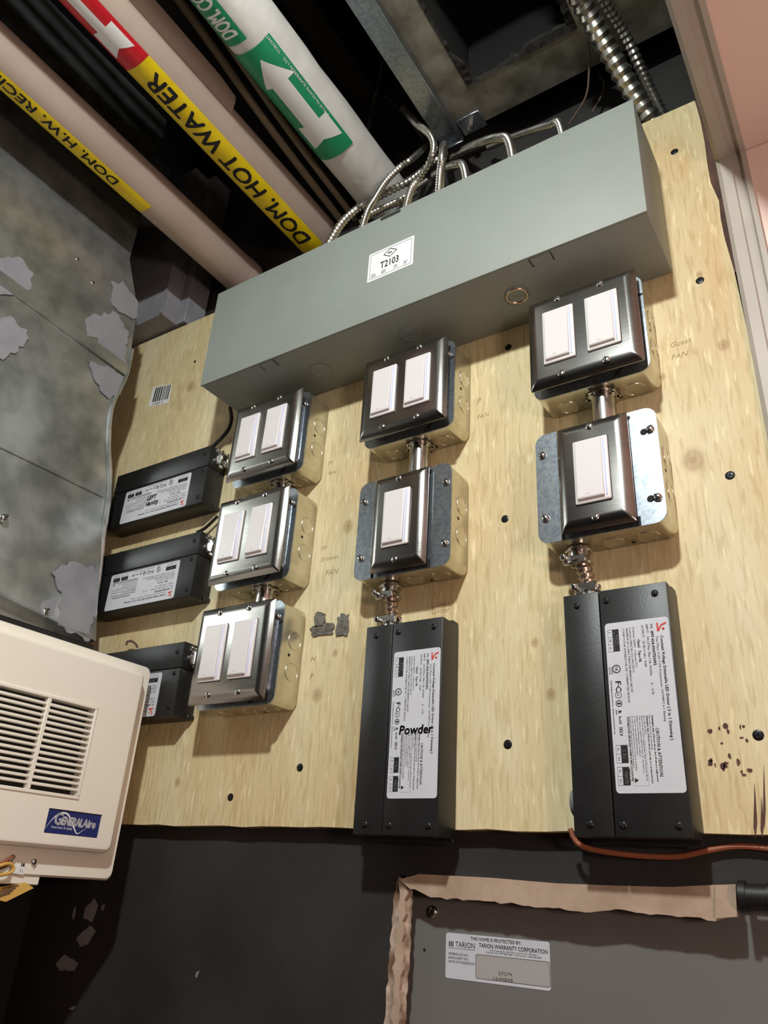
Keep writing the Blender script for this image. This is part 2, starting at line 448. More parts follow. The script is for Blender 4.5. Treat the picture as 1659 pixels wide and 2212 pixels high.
# ================================================================== SPLITTER TROUGH
TX0, TX1, TZ0, TZ1, TY = 0., .610, -.0231, .1408, -.0971
tr = thing('splitter_trough', 'long grey hammered metal splitter trough across the top of the plywood', 'electrical box', (.305, 0, TZ0))
obj('trough_body', M().box(TX0+.001, TX1-.001, -.094, -.0006, TZ0+.0005, TZ1, .001), ['trough'], tr)
cov = obj('front_cover', M().box(TX0, TX1, TY, TY+.0028, TZ0, TZ1+.001, .0011, 2), ['trough'], tr)
l0, l1, l2, l3 = [at(*q, 1, TY-.0003) for q in [(797.4, 550.5), (895.7, 510.5), (891.4, 572), (793.6, 611)]]
lx0, lx1, lz0, lz1 = .2745, .3405, .0367, .0828
lab = obj('rating_label', M().poly(lp(rr(lx1-lx0, lz1-lz0, .0012, 3, (lx0+lx1)/2, (lz0+lz1)/2), TY-.0001), (0, -.0003, 0)), ['paper'], tr, False, label='white rating label reading T2103')
mm = M(); yl = TY-.0006; cx = (lx0+lx1)/2-.001
T = lambda ox, oz: (lambda x, y: Vector((ox+x, yl, oz+y)))
def frame(mm, x0, x1, z0, z1, w, y):
    for a in ((x0, x1, z0, z0+w), (x0, x1, z1-w, z1), (x0, x0+w, z0, z1), (x1-w, x1, z0, z1)):
        mm.face([Vector((a[0], y, a[2])), Vector((a[1], y, a[2])), Vector((a[1], y, a[3])), Vector((a[0], y, a[3]))])
frame(mm, lx0+.003, lx1-.003, lz0+.003, lz1-.003, .0004, yl)
dz = lz1-.011
for (a, b) in (((-.0095, 0), (0, .0065)), ((0, .0065), (.0095, 0)), ((.0095, 0), (0, -.0065)), ((0, -.0065), (-.0095, 0))):
    A = Vector((cx+a[0], yl, dz+a[1])); B = Vector((cx+b[0], yl, dz+b[1])); d = (B-A).normalized(); n_ = Vector((-d.z, 0, d.x))*.0005
    mm.face([A-n_, B-n_, B+n_, A+n_])
mm.text('BEL', .0042, T(cx, dz-.0014), 'CENTER', bold=.0001)
mm.text('T2103', .0150, T(cx, lz0+.0145), 'CENTER', width=.0265, bold=.00015)
for t, x in (('125A', .0045), ('600V', .0205), ('3W', .0385), ('24"', .0525)):
    mm.text(t, .0085, T(lx0+x, lz0+.0052), width=.0070 if len(t) == 4 else .0052)
obj('label_print', mm, ['ink'], lab, None)
# finger slot at the top edge
obj('finger_slot', M().poly(lp(rr(.0305, .0055, .002, 3, .3025, .1372), TY-.0001), (0, -.0002, 0)), ['trough_in'], cov, False)
for x, y in ((.1701, -.0449), (.3125, -.0516), (.4515, -.0495)):
    k = M(); k.mi = 0
    k.ring((x, y, TZ0-.0002), (0, 0, 1), .0135, .0009).ring((x, y, TZ0-.0002), (0, 0, 1), .0095, .0006)
    k.cyl((x, y, TZ0-.0005), (x, y, TZ0+.001), .0128, 24)
    ko = obj('knockout', k, ['trough'], tr)
    if x > .4: obj('bare_rim', M().ring((x, y, TZ0-.0008), (0, 0, 1), .0115, .0014), ['flexw'], ko)
    obj('size_mark', M().text('3/4"', .006, lambda a, b, x=x, y=y: Vector((x-.006+a, y-.002+b, TZ0-.0007))), ['trough'], ko, None)
for x in (.1168, .4967):
    obj('cover_tab', M().box(x-.011, x+.011, -.0935, -.083, TZ0-.0006, TZ0+.0005, .0003, 1), ['trough'], tr)
    obj('tab_slit', M().box(x+.011, x+.012, -.0935, -.081, TZ0-.0004, TZ0+.0003), ['trough_in'], tr)
    obj('tab_slit', M().box(x-.012, x-.011, -.0935, -.081, TZ0-.0004, TZ0+.0003), ['trough_in'], tr)

# ================================================================== SWITCHES ON METAL BOXES
BD = .039
def switch(name, label, gang, d, loc):
    """local frame: origin at the middle of the box back, -y toward the viewer"""
    g = 'rocker dimmers on metal boxes'
    t = thing(name, label, 'light switch', loc, g, True)
    S = .119
    mm = M(); o1 = rr(S, S, .010, 4); mm.loft([lp(rr(S-.002, S-.002, .010, 4), -.0006), lp(o1, -.002), lp(o1, -BD)])
    bx = obj('device_box', mm, ['boxzinc'], t)
    for z in (.017, -.019):
        k = M(); k.ring((S/2, -.0165, z), (1, 0, 0), .0105, .0007); k.cyl((S/2-.0005, -.0165, z), (S/2+.0002, -.0165, z), .0098, 24)
        obj('knockout', k, ['boxzinc'], bx)
    obj('screw_hole', M().cyl((S/2-.0005, -.024, -.001), (S/2+.00015, -.024, -.001), .0019, 12), ['slot'], bx)
    for x in ((-.033, .004, .036) if gang == 2 else (.004, .036)):
        k = M(); k.ring((x, -.015, -S/2), (0, 0, 1), .0100, .0006); k.cyl((x, -.015, -S/2+.0005), (x, -.015, -S/2-.0002), .0094, 24)
        obj('knockout', k, ['boxzinc'], bx)
    obj('screw_hole', M().cyl((.020, -.008, -S/2+.0005), (.020, -.008, -S/2-.0002), .0019, 12), ['slot'], bx)
    mm = M(); o1 = rr(S+.001, S+.001, .011, 5); mm.loft([lp(o1, -BD-.0002), lp(o1, -BD-.0022)])
    w, h = (.104, .098) if gang == 2 else (.056, .094)
    yb = -(d-.0066)
    mm.loft([lp(rr(w, h, .008, 4), -BD-.0021), lp(rr(w-.004, h-.004, .007, 4), yb+.001), lp(rr(w-.005, h-.005, .007, 4), yb)])
    ring = obj('raised_cover', mm, ['galv'], t)
    ps = [(.0515, .040), (-.0515, -.040)] if gang == 2 else [(.0535, .0355), (.0537, -.0357), (-.0527, .0357), (-.052, -.0339)]
    for x, z in ps:
        mm = M(); screw_head(mm, (x, -BD-.0022, z), (0, -1, 0), .0040, .0032, 'slot', random.uniform(0, 3)); obj('cover_screw', mm, ['chrome', 'slot'], ring)
    if gang == 2:
        sl = [((.026, -.0515), (.034, -.0478), (.029, -.0560), (.022, -.0572)), ((.0555, .036), (.060, .034), (.060, .0325), (.0545, .031))]
    else:
        sl = [((.0335, -.0505), (.037, -.0505), (.037, -.0598), (.0335, -.0598)), ((-.037, -.0535), (-.0335, -.0535), (-.0335, -.0598), (-.037, -.0598)),
              ((.032, .0505), (.0345, .0505), (.0365, .0545), (.0335, .0575), (.0315, .0555))]
    for q in sl: obj('slot', M().poly([Vector((x, -BD-.0022, z)) for x, z in q], (0, -.0002, 0)), ['slot'], ring, False)
    PW, PH = (.116, .1145) if gang == 2 else (.070, .1143)
    mm = M(); L = lambda i, y, r=.002: lp(rr(PW-2*i, PH-2*i, max(r, .0006), 3), y)
    mm.loft([L(.0016, yb), L(0, yb, .0016), L(0, yb-.0008, .0016), L(.0022, yb-.0032), L(.0050, yb-.0052), L(.0088, -d+.0002), L(.0100, -d)])
    plate = obj('wall_plate', mm, ['steel'], t)
    xs = (-.023, .023) if gang == 2 else (0.,)
    for x in xs:
        for z in (.0484, -.0484):
            mm = M(); screw_head(mm, (x, -d, z), (0, -1, 0), .0036, .0014, 'slot', random.uniform(0, 3)); obj('plate_screw', mm, ['chrome', 'slot'], plate)
        mm = M(); mm.loft([lp(rr(.0345, .0682, .0012, 3, x), -d+.0002), lp(rr(.0345, .0682, .0012, 3, x), -d-.0002)]); obj('opening_gap', mm, ['slot'], plate)
        mm = M(); mm.loft([lp(rr(.0334, .0668, .0012, 3, x), -d-.0001), lp(rr(.0334, .0668, .0012, 3, x), -d-.0020), lp(rr(.0318, .0652, .0012, 3, x), -d-.0028)])
        sw = obj('rocker_switch', mm, ['white'], t)
        a, b = x-.0140, x+.0112; z0, z1 = -.0300, .0312
        P = lambda x_, y_, z_: Vector((x_, -d-y_, z_))
        mm = M()
        mm.loft([[P(a, .0028, z1), P(b, .0028, z1), P(b, .0028, z0), P(a, .0028, z0)],
                 [P(a, .0042, z1), P(b, .0042, z1), P(b, .0054, z0), P(a, .0054, z0)],
                 [P(a+.0008, .0046, z1-.0008), P(b-.0008, .0046, z1-.0008), P(b-.0008, .0060, z0+.0012), P(a+.0008, .0060, z0+.0012)]])
        obj('rocker_paddle', mm, ['white2'], sw, False)
        obj('reflection_strip', M().box(x+.0124, x+.0137, -d-.0036, -d-.0027, -.030, .030, .0003, 1), ['bluesheen'], sw)  # pale strip models a blue reflection along the bevel, not a working part
        obj('brand_line', M().box(x-.006, x-.002, -d-.00605, -d-.0056, -.0265, -.0262), ['greyp'], sw)
    return t
BC = {'A': (.0947, -.1066), 'B': (.0928, -.2506), 'C': (.0935, -.3976), 'D': (.3087, -.1052), 'E': (.308, -.2715), 'F': (.5247, -.1065), 'G': (.524, -.2687)}
P3 = lambda k: (BC[k][0], 0, BC[k][1])
D2 = switch('double_rocker_switch', 'double white rocker switch above the single switch of the driver marked Powder', 2, .0605, P3('D'))
dup(D2, P3('A'), 'double white rocker switch in dark-reflecting steel plate, topmost of the stack of three doubles')
dup(D2, P3('B'), 'double white rocker switch in steel plate, middle one of the stack of three doubles')
dup(D2, P3('C'), 'double white rocker switch in steel plate, lowest of the stack of three doubles')
dup(D2, P3('F'), 'double white rocker switch in steel plate under the trough end beside the door casing')
S1 = switch('single_rocker_switch', 'single white rocker switch on wide zinc cover, above the driver marked Powder', 1, .0528, P3('E'))
G1 = dup(S1, P3('G'), 'single white rocker switch on zinc cover with keyhole slots, beside round plywood knot')

gr = [c for c in G1.children if c.name.startswith('raised_cover')][0]
for zc in (.0345, -.0355):
    mm = M(); mm.poly([Vector((.0475+.0034*math.cos(k*math.pi/7), -BD-.0022, zc+.0034*math.sin(k*math.pi/7))) for k in range(14)], (0, -.0002, 0))
    mm.poly([Vector((x, -BD-.0023, z)) for x, z in ((.0495, zc-.0016), (.054, zc-.0012), (.054, zc+.0016), (.0495, zc+.0016))], (0, -.0002, 0))
    obj('keyhole_slot', mm, ['slot'], gr, False)

# ================================================================== LED DRIVERS
DW, DH, DD = .0921, .2031, .0337
def make_driver(label, loc):
    t = thing('led_driver', label, 'power supply', loc, 'black LED drivers on the plywood', True)
    xl, xr, zb, zt = -DW/2, DW/2, -DH/2, DH/2; xs = xl+.033
    obj('housing', M().box(xs+.0004, xr, -DD, -.0006, zb, zt, .0009, 2), ['black'], t)
    obj('wiring_cover', M().box(xl, xs-.0004, -DD, -.0006, zb, zt, .0009, 2), ['black'], t)
    obj('mounting_ear', M().box(xr-.006, xr-.0005, -.012, -.0006, zt-.002, zt+.003, .0008, 1), ['black'], t)
    obj('base_lip', M().box(xl+.004, xr-.001, -.004, -.0006, zb-.004, zb+.002, .0008, 1), ['black'], t)
    for x, z in ((xl+.0125, zt-.011), (xs+.0065, zt-.010), (xr-.0105, zt-.0095), (xl+.0135, zb+.009), (xs+.0070, zb+.0085), (xr-.010, zb+.0085)):
        mm = M(); screw_head(mm, (x, -DD, z), (0, -1, 0), .0031, .0013, 'cross', random.uniform(0, 1.5)); obj('housing_screw', mm, ['blackscrew', 'slot'], t)
    # side bushing
    obj('bushing', M().cyl((xl-.006, -.015, zb+.027), (xl+.002, -.015, zb+.027), .0105, 20, .0115), ['greyp'], t)
    # label
    a0, a1, b0, b1 = xl+.0365, xr-.0016, zt-.0312, zt-.1712        # x0,x1, z top, z bottom
    lb = obj('spec_label', M().poly(lp(rr(a1-a0, b0-b1, .003, 4, (a0+a1)/2, (b0+b1)/2), -DD+.0001), (0, -.0004, 0)), ['labelw'], t, False, label='silver specification label with red logo')
    Y = -DD-.0005
    F = lambda u, v: (lambda x, y: Vector((a0+v+y, Y, b0-u-x)))       # text reads downward, tops to the right
    R = lambda mm, u0, u1, v0, v1, dy=0.: mm.face([Vector((a0+v0, Y-dy, b0-u0)), Vector((a0+v1, Y-dy, b0-u0)), Vector((a0+v1, Y-dy, b0-u1)), Vector((a0+v0, Y-dy, b0-u1))])
    mm = M(); mm.mi = 0
    for txt, u, v, s, w, bo in [
        ('Constant Voltage Dimmable LED Driver ( 5 in 1 Dimming )', .0155, .0462, .0034, .085, .00006), ('Triac/ Phase, 0-10V, 1-10V, Potentiometer, 10V PWM 5 in 1 dimming', .0160, .0426, .0026, .070, 0),
        ('PN:', .0050, .0387, .0030, .004, 0), ('SMT-024-096VTDHV2', .0108, .0387, .0032, .0295, .00009), ('INPUT :  100-277Vac, Max 1.3A, 50/60Hz', .0050, .0350, .0028, .0435, 0),
        ('\u03bb :  0.95', .0545, .0350, .0028, .0095, 0), ('OUTPUT :  24 VDC=4A /  96W', .0050, .0312, .0028, .036, 0), ('Class2   Type HL', .0168, .0271, .0028, .0198, .00008),
        ('Conforms UL8750   Conforms FCC', .0055, .0237, .0024, .035, 0), ('Conforms CAN/CSA-C22.2 NO.250.13', .0055, .0209, .0024, .039, 0),
        ('MAXIMUM OF 12 AWG THROUGH BRANCH CIRCUIT', .0060, .0181, .0025, .055, 0), ('CONDUCTOR SUITABLE FOR 105 \u00b0C PERMITTED IN BOX', .0062, .0151, .0025, .063, 0),
        ('CAUTION & ATTENTION', .0905, .0352, .0038, .0370, .00003),
        ('WARNING: Risk of Electric Shock, shut off unit at a single power', .0805, .0328, .0018, .0515, .00004), ('Risk of Fire from the ground wiring', .0805, .0307, .0018, .027, 0),
        ('WARNING: Risk of Electric Shock, used only on a circuit protected', .0805, .0286, .0018, .052, .00004), ('by a Class A GFCI', .0805, .0266, .0018, .0145, 0),
        ('Turn from the power supply before Risk of Electronic Shock', .0808, .0246, .0018, .050, 0), ('This device complies with FCC, Part 15. Operation is', .0808, .0227, .0018, .044, 0), ('subject to the following two conditions:', .0808, .0208, .0018, .032, 0),
        ('1. may not cause harmful interference', .0808, .0189, .0018, .030, 0), ('2. must accept any interference received, including', .0808, .0170, .0018, .042, 0), ('interference that may cause undesired operation', .0808, .0152, .0018, .040, 0),
        ('SUITABLE FOR USE IN DRY, DAMP & WET LOCATIONS', .0808, .0131, .0020, .050, .00005), ('Made in China', .1215, .0113, .0018, .012, .00003),
        ('LISTED', .0385, .0030, .0020, .0062, 0), ('E467698', .0385, .0010, .0020, .0062, 0), ('FC', .0505, .0058, .0066, .0085, .00010), ('SELV', .0885, .0064, .0036, .0072, .00006), ('RoHS', .0800, .0064, .0030, .0060, .00004),
        ('E-mail: info@smartselectronics.com   http://www.smartselectronics.com', .0500, .0018, .0016, .0440, .00003)]:
        mm.text(txt, s, F(u, v), width=w, bold=bo, res=1)
    # framed note with warning triangle, approval marks, terminal tables
    for (u0, u1, v0, v1) in ((.0805, .1345, .0145, .0146), (.0805, .1345, .0262, .0263), (.1344, .1345, .0145, .0262), (.0805, .0806, .0145, .0262)): R(mm, u0, u1, v0, v1)
    mm.face([Vector((a0+v, Y, b0-u)) for u, v in ((.1285, .0155), (.1322, .0155), (.1303, .0187))])
    mm.ring((a0+.0075, Y, b0-.0405), (0, 1, 0), .0032, .00035, 18, 4); mm.text('UL', .0034, F(.0388, .0063), width=.0034, bold=.00006, res=1)
    mm.ring((a0+.0075, Y, b0-.0625), (0, 1, 0), .0026, .0002, 16, 4); mm.text('n', .0042, F(.0612, .0062), res=1)
    mm.ring((a0+.0075, Y, b0-.0695), (0, 1, 0), .0024, .0003, 16, 4); R(mm, .0688, .0702, .0060, .0090)
    mm.text('R', .0042, F(.0752, .0062), res=1, bold=.0001); R(mm, .0745, .0785, .0045, .0051)
    for (u0, u1) in ((.0060, .0255), (.1030, .1170), (.1200, .1340)):
        R(mm, u0, u1, .0062, .0118)
        for q in (u0, u1-.0002): R(mm, q, q+.0002, .0022, .0062)
        R(mm, u0, u1, .0022, .0024); n_ = 3 if u0 < .05 else 2
        for k in range(1, n_): uu = u0+(u1-u0)*k/n_; R(mm, uu, uu+.0002, .0022, .0062)
        for k, tx in enumerate(('L', 'N', 'G') if n_ == 3 else ('V-', 'V+')): mm.text(tx, .0028, F(u0+(u1-u0)*(k+.3)/n_, .0032), res=1)
    mm.mi = 1
    mm.text('INPUT', .0028, lambda x, y: Vector((a0+.0092+y, Y-.0001, b0-.0115-x)), bold=.00004, res=1)
    mm.text('100-277VAC', .0026, lambda x, y: Vector((a0+.0067+y, Y-.0001, b0-.0085-x)), width=.0145, bold=.00004, res=1)
    mm.text('DIM', .0036, lambda x, y: Vector((a0+.0077+y, Y-.0001, b0-.1070-x)), bold=.00004, res=1)
    mm.text('OUTPUT', .0036, lambda x, y: Vector((a0+.0077+y, Y-.0001, b0-.1212-x)), width=.0115, bold=.00004, res=1)
    mm.mi = 2
    mm.poly([Vector((a0+v, Y, b0-u)) for u, v in ((.0045, .0520), (.0060, .0520), (.0075, .0480), (.0120, .0455), (.0120, .0440), (.0045, .0440), (.0045, .0452), (.0095, .0455), (.0062, .0475))], (0, -.0001, 0))
    mm.ring((a0+.0492, Y, b0-.0102), (0, 1, 0), .0006, .0005, 10, 4)
    obj('label_print', mm, ['ink', 'inkwhite', 'red'], lb, None)
    # conduit connector on top of the wiring compartment
    cx, cy = xl+.0200, -.0165
    con = obj('cable_connector', M().cyl((cx, cy, zt-.001), (cx, cy, zt+.005), .0095, 16).ring((cx, cy, zt+.006), (0, 0, 1), .0088, .0018, 18, 6).box(cx-.0125, cx+.0085, cy-.0075, cy-.0035, zt+.004, zt+.015, .001, 1)
              .box(cx-.0125, cx+.0085, cy+.0035, cy+.0075, zt+.004, zt+.015, .001, 1), ['chrome'], t)
    mm = M().cyl((cx-.011, cy-.013, zt+.0095), (cx-.011, cy+.006, zt+.0095), .0019, 10); screw_head(mm, (cx-.011, cy-.0125, zt+.0095), (0, -1, 0), .0036, .0026, 'cross')
    obj('clamp_screw', mm, ['chrome', 'slot'], con)
    return t
DRH = (.2655+DW/2, 0, -.3831-DH/2); DRI = (.4830+DW/2, 0, -.3807-DH/2)
Hd = make_driver('upright black LED driver with Powder handwritten on its label', DRH)
Id = dup(Hd, DRI, 'upright black LED driver with unmarked label, standing beside the stained plywood corner')
Q = math.pi/2
Jd = dup(Hd, (-.0285-DH/2, 0, -.1215), 'sideways black LED driver with left vanity handwritten on its label', Q)
Kd = dup(Hd, (-.0175-DH/2, 0, -.2590), 'sideways black LED driver with unmarked glossy label, between two other sideways drivers', Q)
Ld = dup(Hd, (-.0115-DH/2, 0, -.4125), 'sideways black LED driver partly hidden behind the cream humidifier', Q)
def hand(par, lines):
    mm = M()
    for t, x, z, s, sh in lines: mm.text(t, s, lambda a, b: Vector((x+a, -DD-.0009, z+b)), bold=.00025, shear=sh)
    obj('handwriting', mm, ['marker'], par, None)
hl = [c for c in Hd.children if c.name.startswith('spec_label')][0]; jl = [c for c in Jd.children if c.name.startswith('spec_label')][0]
hand(hl, [('Powder', .0005, -.0116, .0118, .15)])
mm = M()       # written level on the sideways driver: wall right = local +z, wall up = local -x
for t, lz, lx, s in (('LEFT', -.0165, .0165, .0095), ('vanity', -.0165, .0262, .0110)):
    mm.text(t, s, lambda a, b: Vector((lx-b, -DD-.0009, lz+a)), bold=.00022, shear=.1)
obj('handwriting', mm, ['marker'], jl, None)

# ================================================================== CONNECTORS BETWEEN BOXES
def nipple(x, y, z0, z1, label):
    t = thing('conduit_nipple', label, 'conduit fitting', (x, y, z1), 'short steel nipples joining the boxes')
    obj('sleeve', M().cyl((x, y, z0), (x, y, z1), .0125, 24), ['chrome'], t)
    mm = M().cyl((x, y, z0-.0035), (x, y, z0-.0010), .0155, 24)
    for k in range(8):
        a = 2*math.pi*k/8+.2; mm.box(x+.0155*math.cos(a)-.0022, x+.0155*math.cos(a)+.0022, y+.0155*math.sin(a)-.0022, y+.0155*math.sin(a)+.0022, z0-.0035, z0-.0010)
    obj('locknut', mm, ['chrome'], t)
S2 = .0595
nipple(BC['D'][0]+.0041, -.0185, BC['D'][1]-S2-.0004, BC['E'][1]+S2+.0004, 'short steel nipple joining a double switch box to the single switch above the Powder driver')
nipple(BC['F'][0]+.0055, -.0195, BC['F'][1]-S2-.0004, BC['G'][1]+S2+.0004, 'short steel nipple joining a double switch box to the single switch beside plywood knot')
nipple(BC['A'][0]+.010, -.0190, BC['A'][1]-S2-.0004, BC['B'][1]+S2+.0004, 'short steel nipple between top and middle boxes of the triple stack')
nipple(BC['B'][0]+.0076, -.0190, BC['B'][1]-S2-.0004, BC['C'][1]+S2+.0004, 'short steel nipple between middle and lowest boxes of the triple stack')
def whip(x, xd, ztop, zbot, label):
    y = -.0165
    t = thing('flex_connector', label, 'conduit fitting', (xd, y, zbot), 'flexible whips from switch box to driver')
    obj('flex_sleeve', flextube(M(), [(x, y, ztop-.012), (x*.6+xd*.4, y, (ztop+zbot)/2), (xd, y, zbot+.001)], .0078, .0062, 12, .2), ['flexw'], t)
    c = obj('box_connector', M().cyl((x, y, ztop-.0006), (x, y, ztop-.010), .0105, 18).ring((x, y, ztop-.004), (0, 0, 1), .0115, .0016, 20, 6).ring((x, y, ztop-.016), (0, 0, 1), .0105, .0022, 20, 6)
        .box(x-.0125, x+.010, y-.0118, y-.0075, ztop-.0190, ztop-.0105, .001, 1), ['chrome'], t)
    mm = M().cyl((x-.010, y-.016, ztop-.013), (x-.010, y-.006, ztop-.013), .0019, 10); screw_head(mm, (x-.010, y-.016, ztop-.013), (-.3, -1, 0), .0036, .0026, 'cross')
    obj('clamp_screw', mm, ['chrome', 'slot'], c)
whip(BC['E'][0]-.0266, DRH[0]-DW/2+.020, BC['E'][1]-S2-.0004, DRH[2]+DH/2+.010, 'short ribbed steel whip entering the top of the Powder driver')
whip(BC['G'][0]-.0295, DRI[0]-DW/2+.020, BC['G'][1]-S2-.0004, DRI[2]+DH/2+.010, 'short ribbed steel whip entering the driver beside stained plywood')

# ================================================================== PIPES
class Pipe:
    def __init__(s, xa, za, r, y0, y1):
        s.x, s.z, s.r, s.y0, s.y1 = xa, za, r, y0, y1
        s.pc = math.atan2(CAM[2]-za, CAM[0]-xa)
    def pt(s, y, al, h=0.):
        p = s.pc+al; return Vector((s.x+(s.r+h)*math.cos(p), y, s.z+(s.r+h)*math.sin(p)))
    def hit(s, px, py):
        d = CR*((px-W/2)/FPX)-CU*((py-H/2)/FPX)+CF
        ox, oz = CAM[0]-s.x, CAM[2]-s.z
        A = d.x**2+d.z**2; B = ox*d.x+oz*d.z; C_ = ox*ox+oz*oz-s.r**2; q = B*B-A*C_
        t = (-B-math.sqrt(max(q, 0)))/A
        a = math.atan2(oz+t*d.z, ox+t*d.x)-s.pc
        return CAM[1]+t*d.y, (a+math.pi) % (2*math.pi)-math.pi
    def patch(s, mm, yfun, a0, a1, h, n=14, cuts=1):
        """strip around the pipe between angles a0..a1; yfun(al)->(y0,y1)"""
        ring = []
        for k in range(n+1):
            al = a0+(a1-a0)*k/n; ya, yb = yfun(al)
            ring.append([s.pt(ya+(yb-ya)*c/cuts, al, h) for c in range(cuts+1)])
        return mm.loft(ring, cap=False, closed=False)
def pipe_body(P, name, label, mt, wob=0., seed=1):
    t = thing(name, label, 'pipe', (P.x, P.y1, P.z-P.r))
    rn = random.Random(seed); loops = []; n = 40; steps = 70
    ph = [rn.uniform(0, 6.3) for _ in range(8)]
    for k in range(steps+1):
        y = P.y0+(P.y1-P.y0)*k/steps
        loops.append([P.pt(y, 2*math.pi*q/n, -abs(wob*(math.sin(3*q*6.283/n+y*70+ph[0])*.5+math.sin(5*q*6.283/n-y*45+ph[1])*.3+math.sin(y*120+ph[2])*.2))) for q in range(n)])
    obj('insulation_jacket', M().loft(loops), [mt], t)
    return t
YW = .0396
P1 = Pipe(-.0977, .320, .0335, -2.2, YW); P2 = Pipe(.0606, .340, .0359, -2.2, YW); P4 = Pipe(.193, .360, .0402, -2.2, YW)
def ptext(P, mm, txt, y0, a0, size, width=None, h=.0007, bold=0.):
    for dx, dy in ((0, 0), (bold, 0), (-bold, 0), (0, bold), (0, -bold)) if bold else ((0, 0),):
        mm.text(txt, size, lambda x, y: P.pt(y0-x-dx, a0-(y+dy)/P.r, h), width=width, sub=.004, res=3)
    return mm
# recirculation pipe
t1 = pipe_body(P1, 'recirculation_pipe', 'beige insulated pipe over the left end of the trough, taped DOM. H.W. RECIRC', 'beigepipe')
ye, ae = P1.hit(318, 452); yk, ak = P1.hit(200, 315)
aa = P1.hit(318, 440)[1]
tp = obj('label_tape', P1.patch(M(), lambda al: (-1.2, ye), -1.42, aa+.06, .0004), ['yellow'], t1, True, label='yellow tape printed DOM. H.W. RECIRC')
y_d = P1.hit(252, 398)[0]; aT = P1.hit(252, 394)[1]
y_r = P1.hit(60, 235)[0]
mm = M(); ptext(P1, mm, 'DOM. H.W. RECIRC', y_d, aa-.10, .0215, width=(y_d-y_r)*1.52, bold=.0005)
obj('tape_lettering', mm, ['ink'], tp, None)
obj('end_collar', M().cyl((P1.x, YW-.02, P1.z), (P1.x, YW-.001, P1.z), P1.r+.0012, 32), ['beigepipe'], t1)
# hot water pipe
t2 = pipe_body(P2, 'hot_water_pipe', 'beige insulated pipe taped DOM. HOT WATER in black on yellow with red arrow', 'beigepipe')
ya, _ = P2.hit(288, 143); ar0 = P2.hit(315, 112)[1]; yb = P2.hit(680, 520)[0]
tp = obj('label_tape', P2.patch(M(), lambda al: (ya, P2.hit(690, 525)[0]+.004), -1.35, ar0, .0004), ['yellow'], t2, True, label='yellow tape printed DOM. HOT WATER')
yD = P2.hit(683, 515)[0]; yR = P2.hit(318, 150)[0]
mm = M(); ptext(P2, mm, 'DOM. HOT WATER', yD-.004, ar0-.24, .036, width=(yD-yR)*.955, bold=.0009)
obj('tape_lettering', mm, ['ink'], tp, None)
rt = obj('arrow_tape', P2.patch(M(), lambda al: (ya-.40, ya+.002), -1.35, ar0, .0006), ['redtape'], t2, True, label='red tape with white arrow')
def arrow(P, y_tail, y_head_base, y_tip, ac, wa, wh, notch=.01, tail=.02):
    """arrow drawn on the pipe: tail with flared fishtail, shaft half-angle wa, head half-angle wh; points toward -y"""
    mm = M(); h = .0010
    P.patch(mm, lambda al: (y_head_base, y_tail-tail), ac-wa, ac+wa, h, 8, 3)
    P.patch(mm, lambda al: (y_tail-tail, y_tail-notch+notch*abs(al-ac)/wh), ac-wh, ac+wh, h, 12)
    for k in range(14):
        f0, f1 = k/14, (k+1)/14
        y0 = y_head_base+(y_tip-y_head_base)*f0; y1 = y_head_base+(y_tip-y_head_base)*f1
        mm.loft([[P.pt(y0, ac+wh*(1-f0)*q/6, h) for q in range(-6, 7)], [P.pt(y1, ac+wh*(1-f1)*q/6, h) for q in range(-6, 7)]], cap=False, closed=False)
    return mm
def arrow_px(P, tail_hi, tail_lo, notch, in_hi, in_lo, head_hi=None, head_lo=None, tip=None):
    """arrow on a pipe from the picked corner points of its outline"""
    h = lambda q: P.hit(*q)
    ah, alo = h(tail_hi)[1], max(h(tail_lo)[1], -1.12); sh, sl = h(in_hi)[1], max(h(in_lo)[1], -.86); ac = (sh+sl)/2
    wh = (ah-alo)/2; wa = (sh-sl)/2; yt_ = (h(tail_hi)[0]+h(tail_lo)[0])/2; yi = (h(in_hi)[0]+h(in_lo)[0])/2
    yn = h(notch)[0]
    if tip: yb_ = (h(head_hi)[0]+h(head_lo)[0])/2; yt2 = h(tip)[0]
    else: yb_ = yt_-.20; yt2 = yt_-.27
    return arrow(P, yt_, yb_, yt2, ac, wa, wh, yt_-yn, yt_-yi)
obj('arrow_mark', arrow_px(P2, (290, 95), (243, 132), (253, 107), (226, 55), (199, 75)), ['inkwhite'], rt, None)
# loose jacket lap along the top right of the hot pipe
flp = [P2.hit(500, 232)[0], P2.hit(470, 160)[0]]
mm = M(); rows = []
for k in range(9):
    y = flp[0]-.28*k/8; rows.append([P2.pt(y, .85+.10*q, .0012+.010*(q/6)**1.5*(1 if k else .8)) for q in range(0, 9)])
mm.loft(rows, cap=False, closed=False); obj('jacket_lap', mm, ['beigepipe'], t2, True)
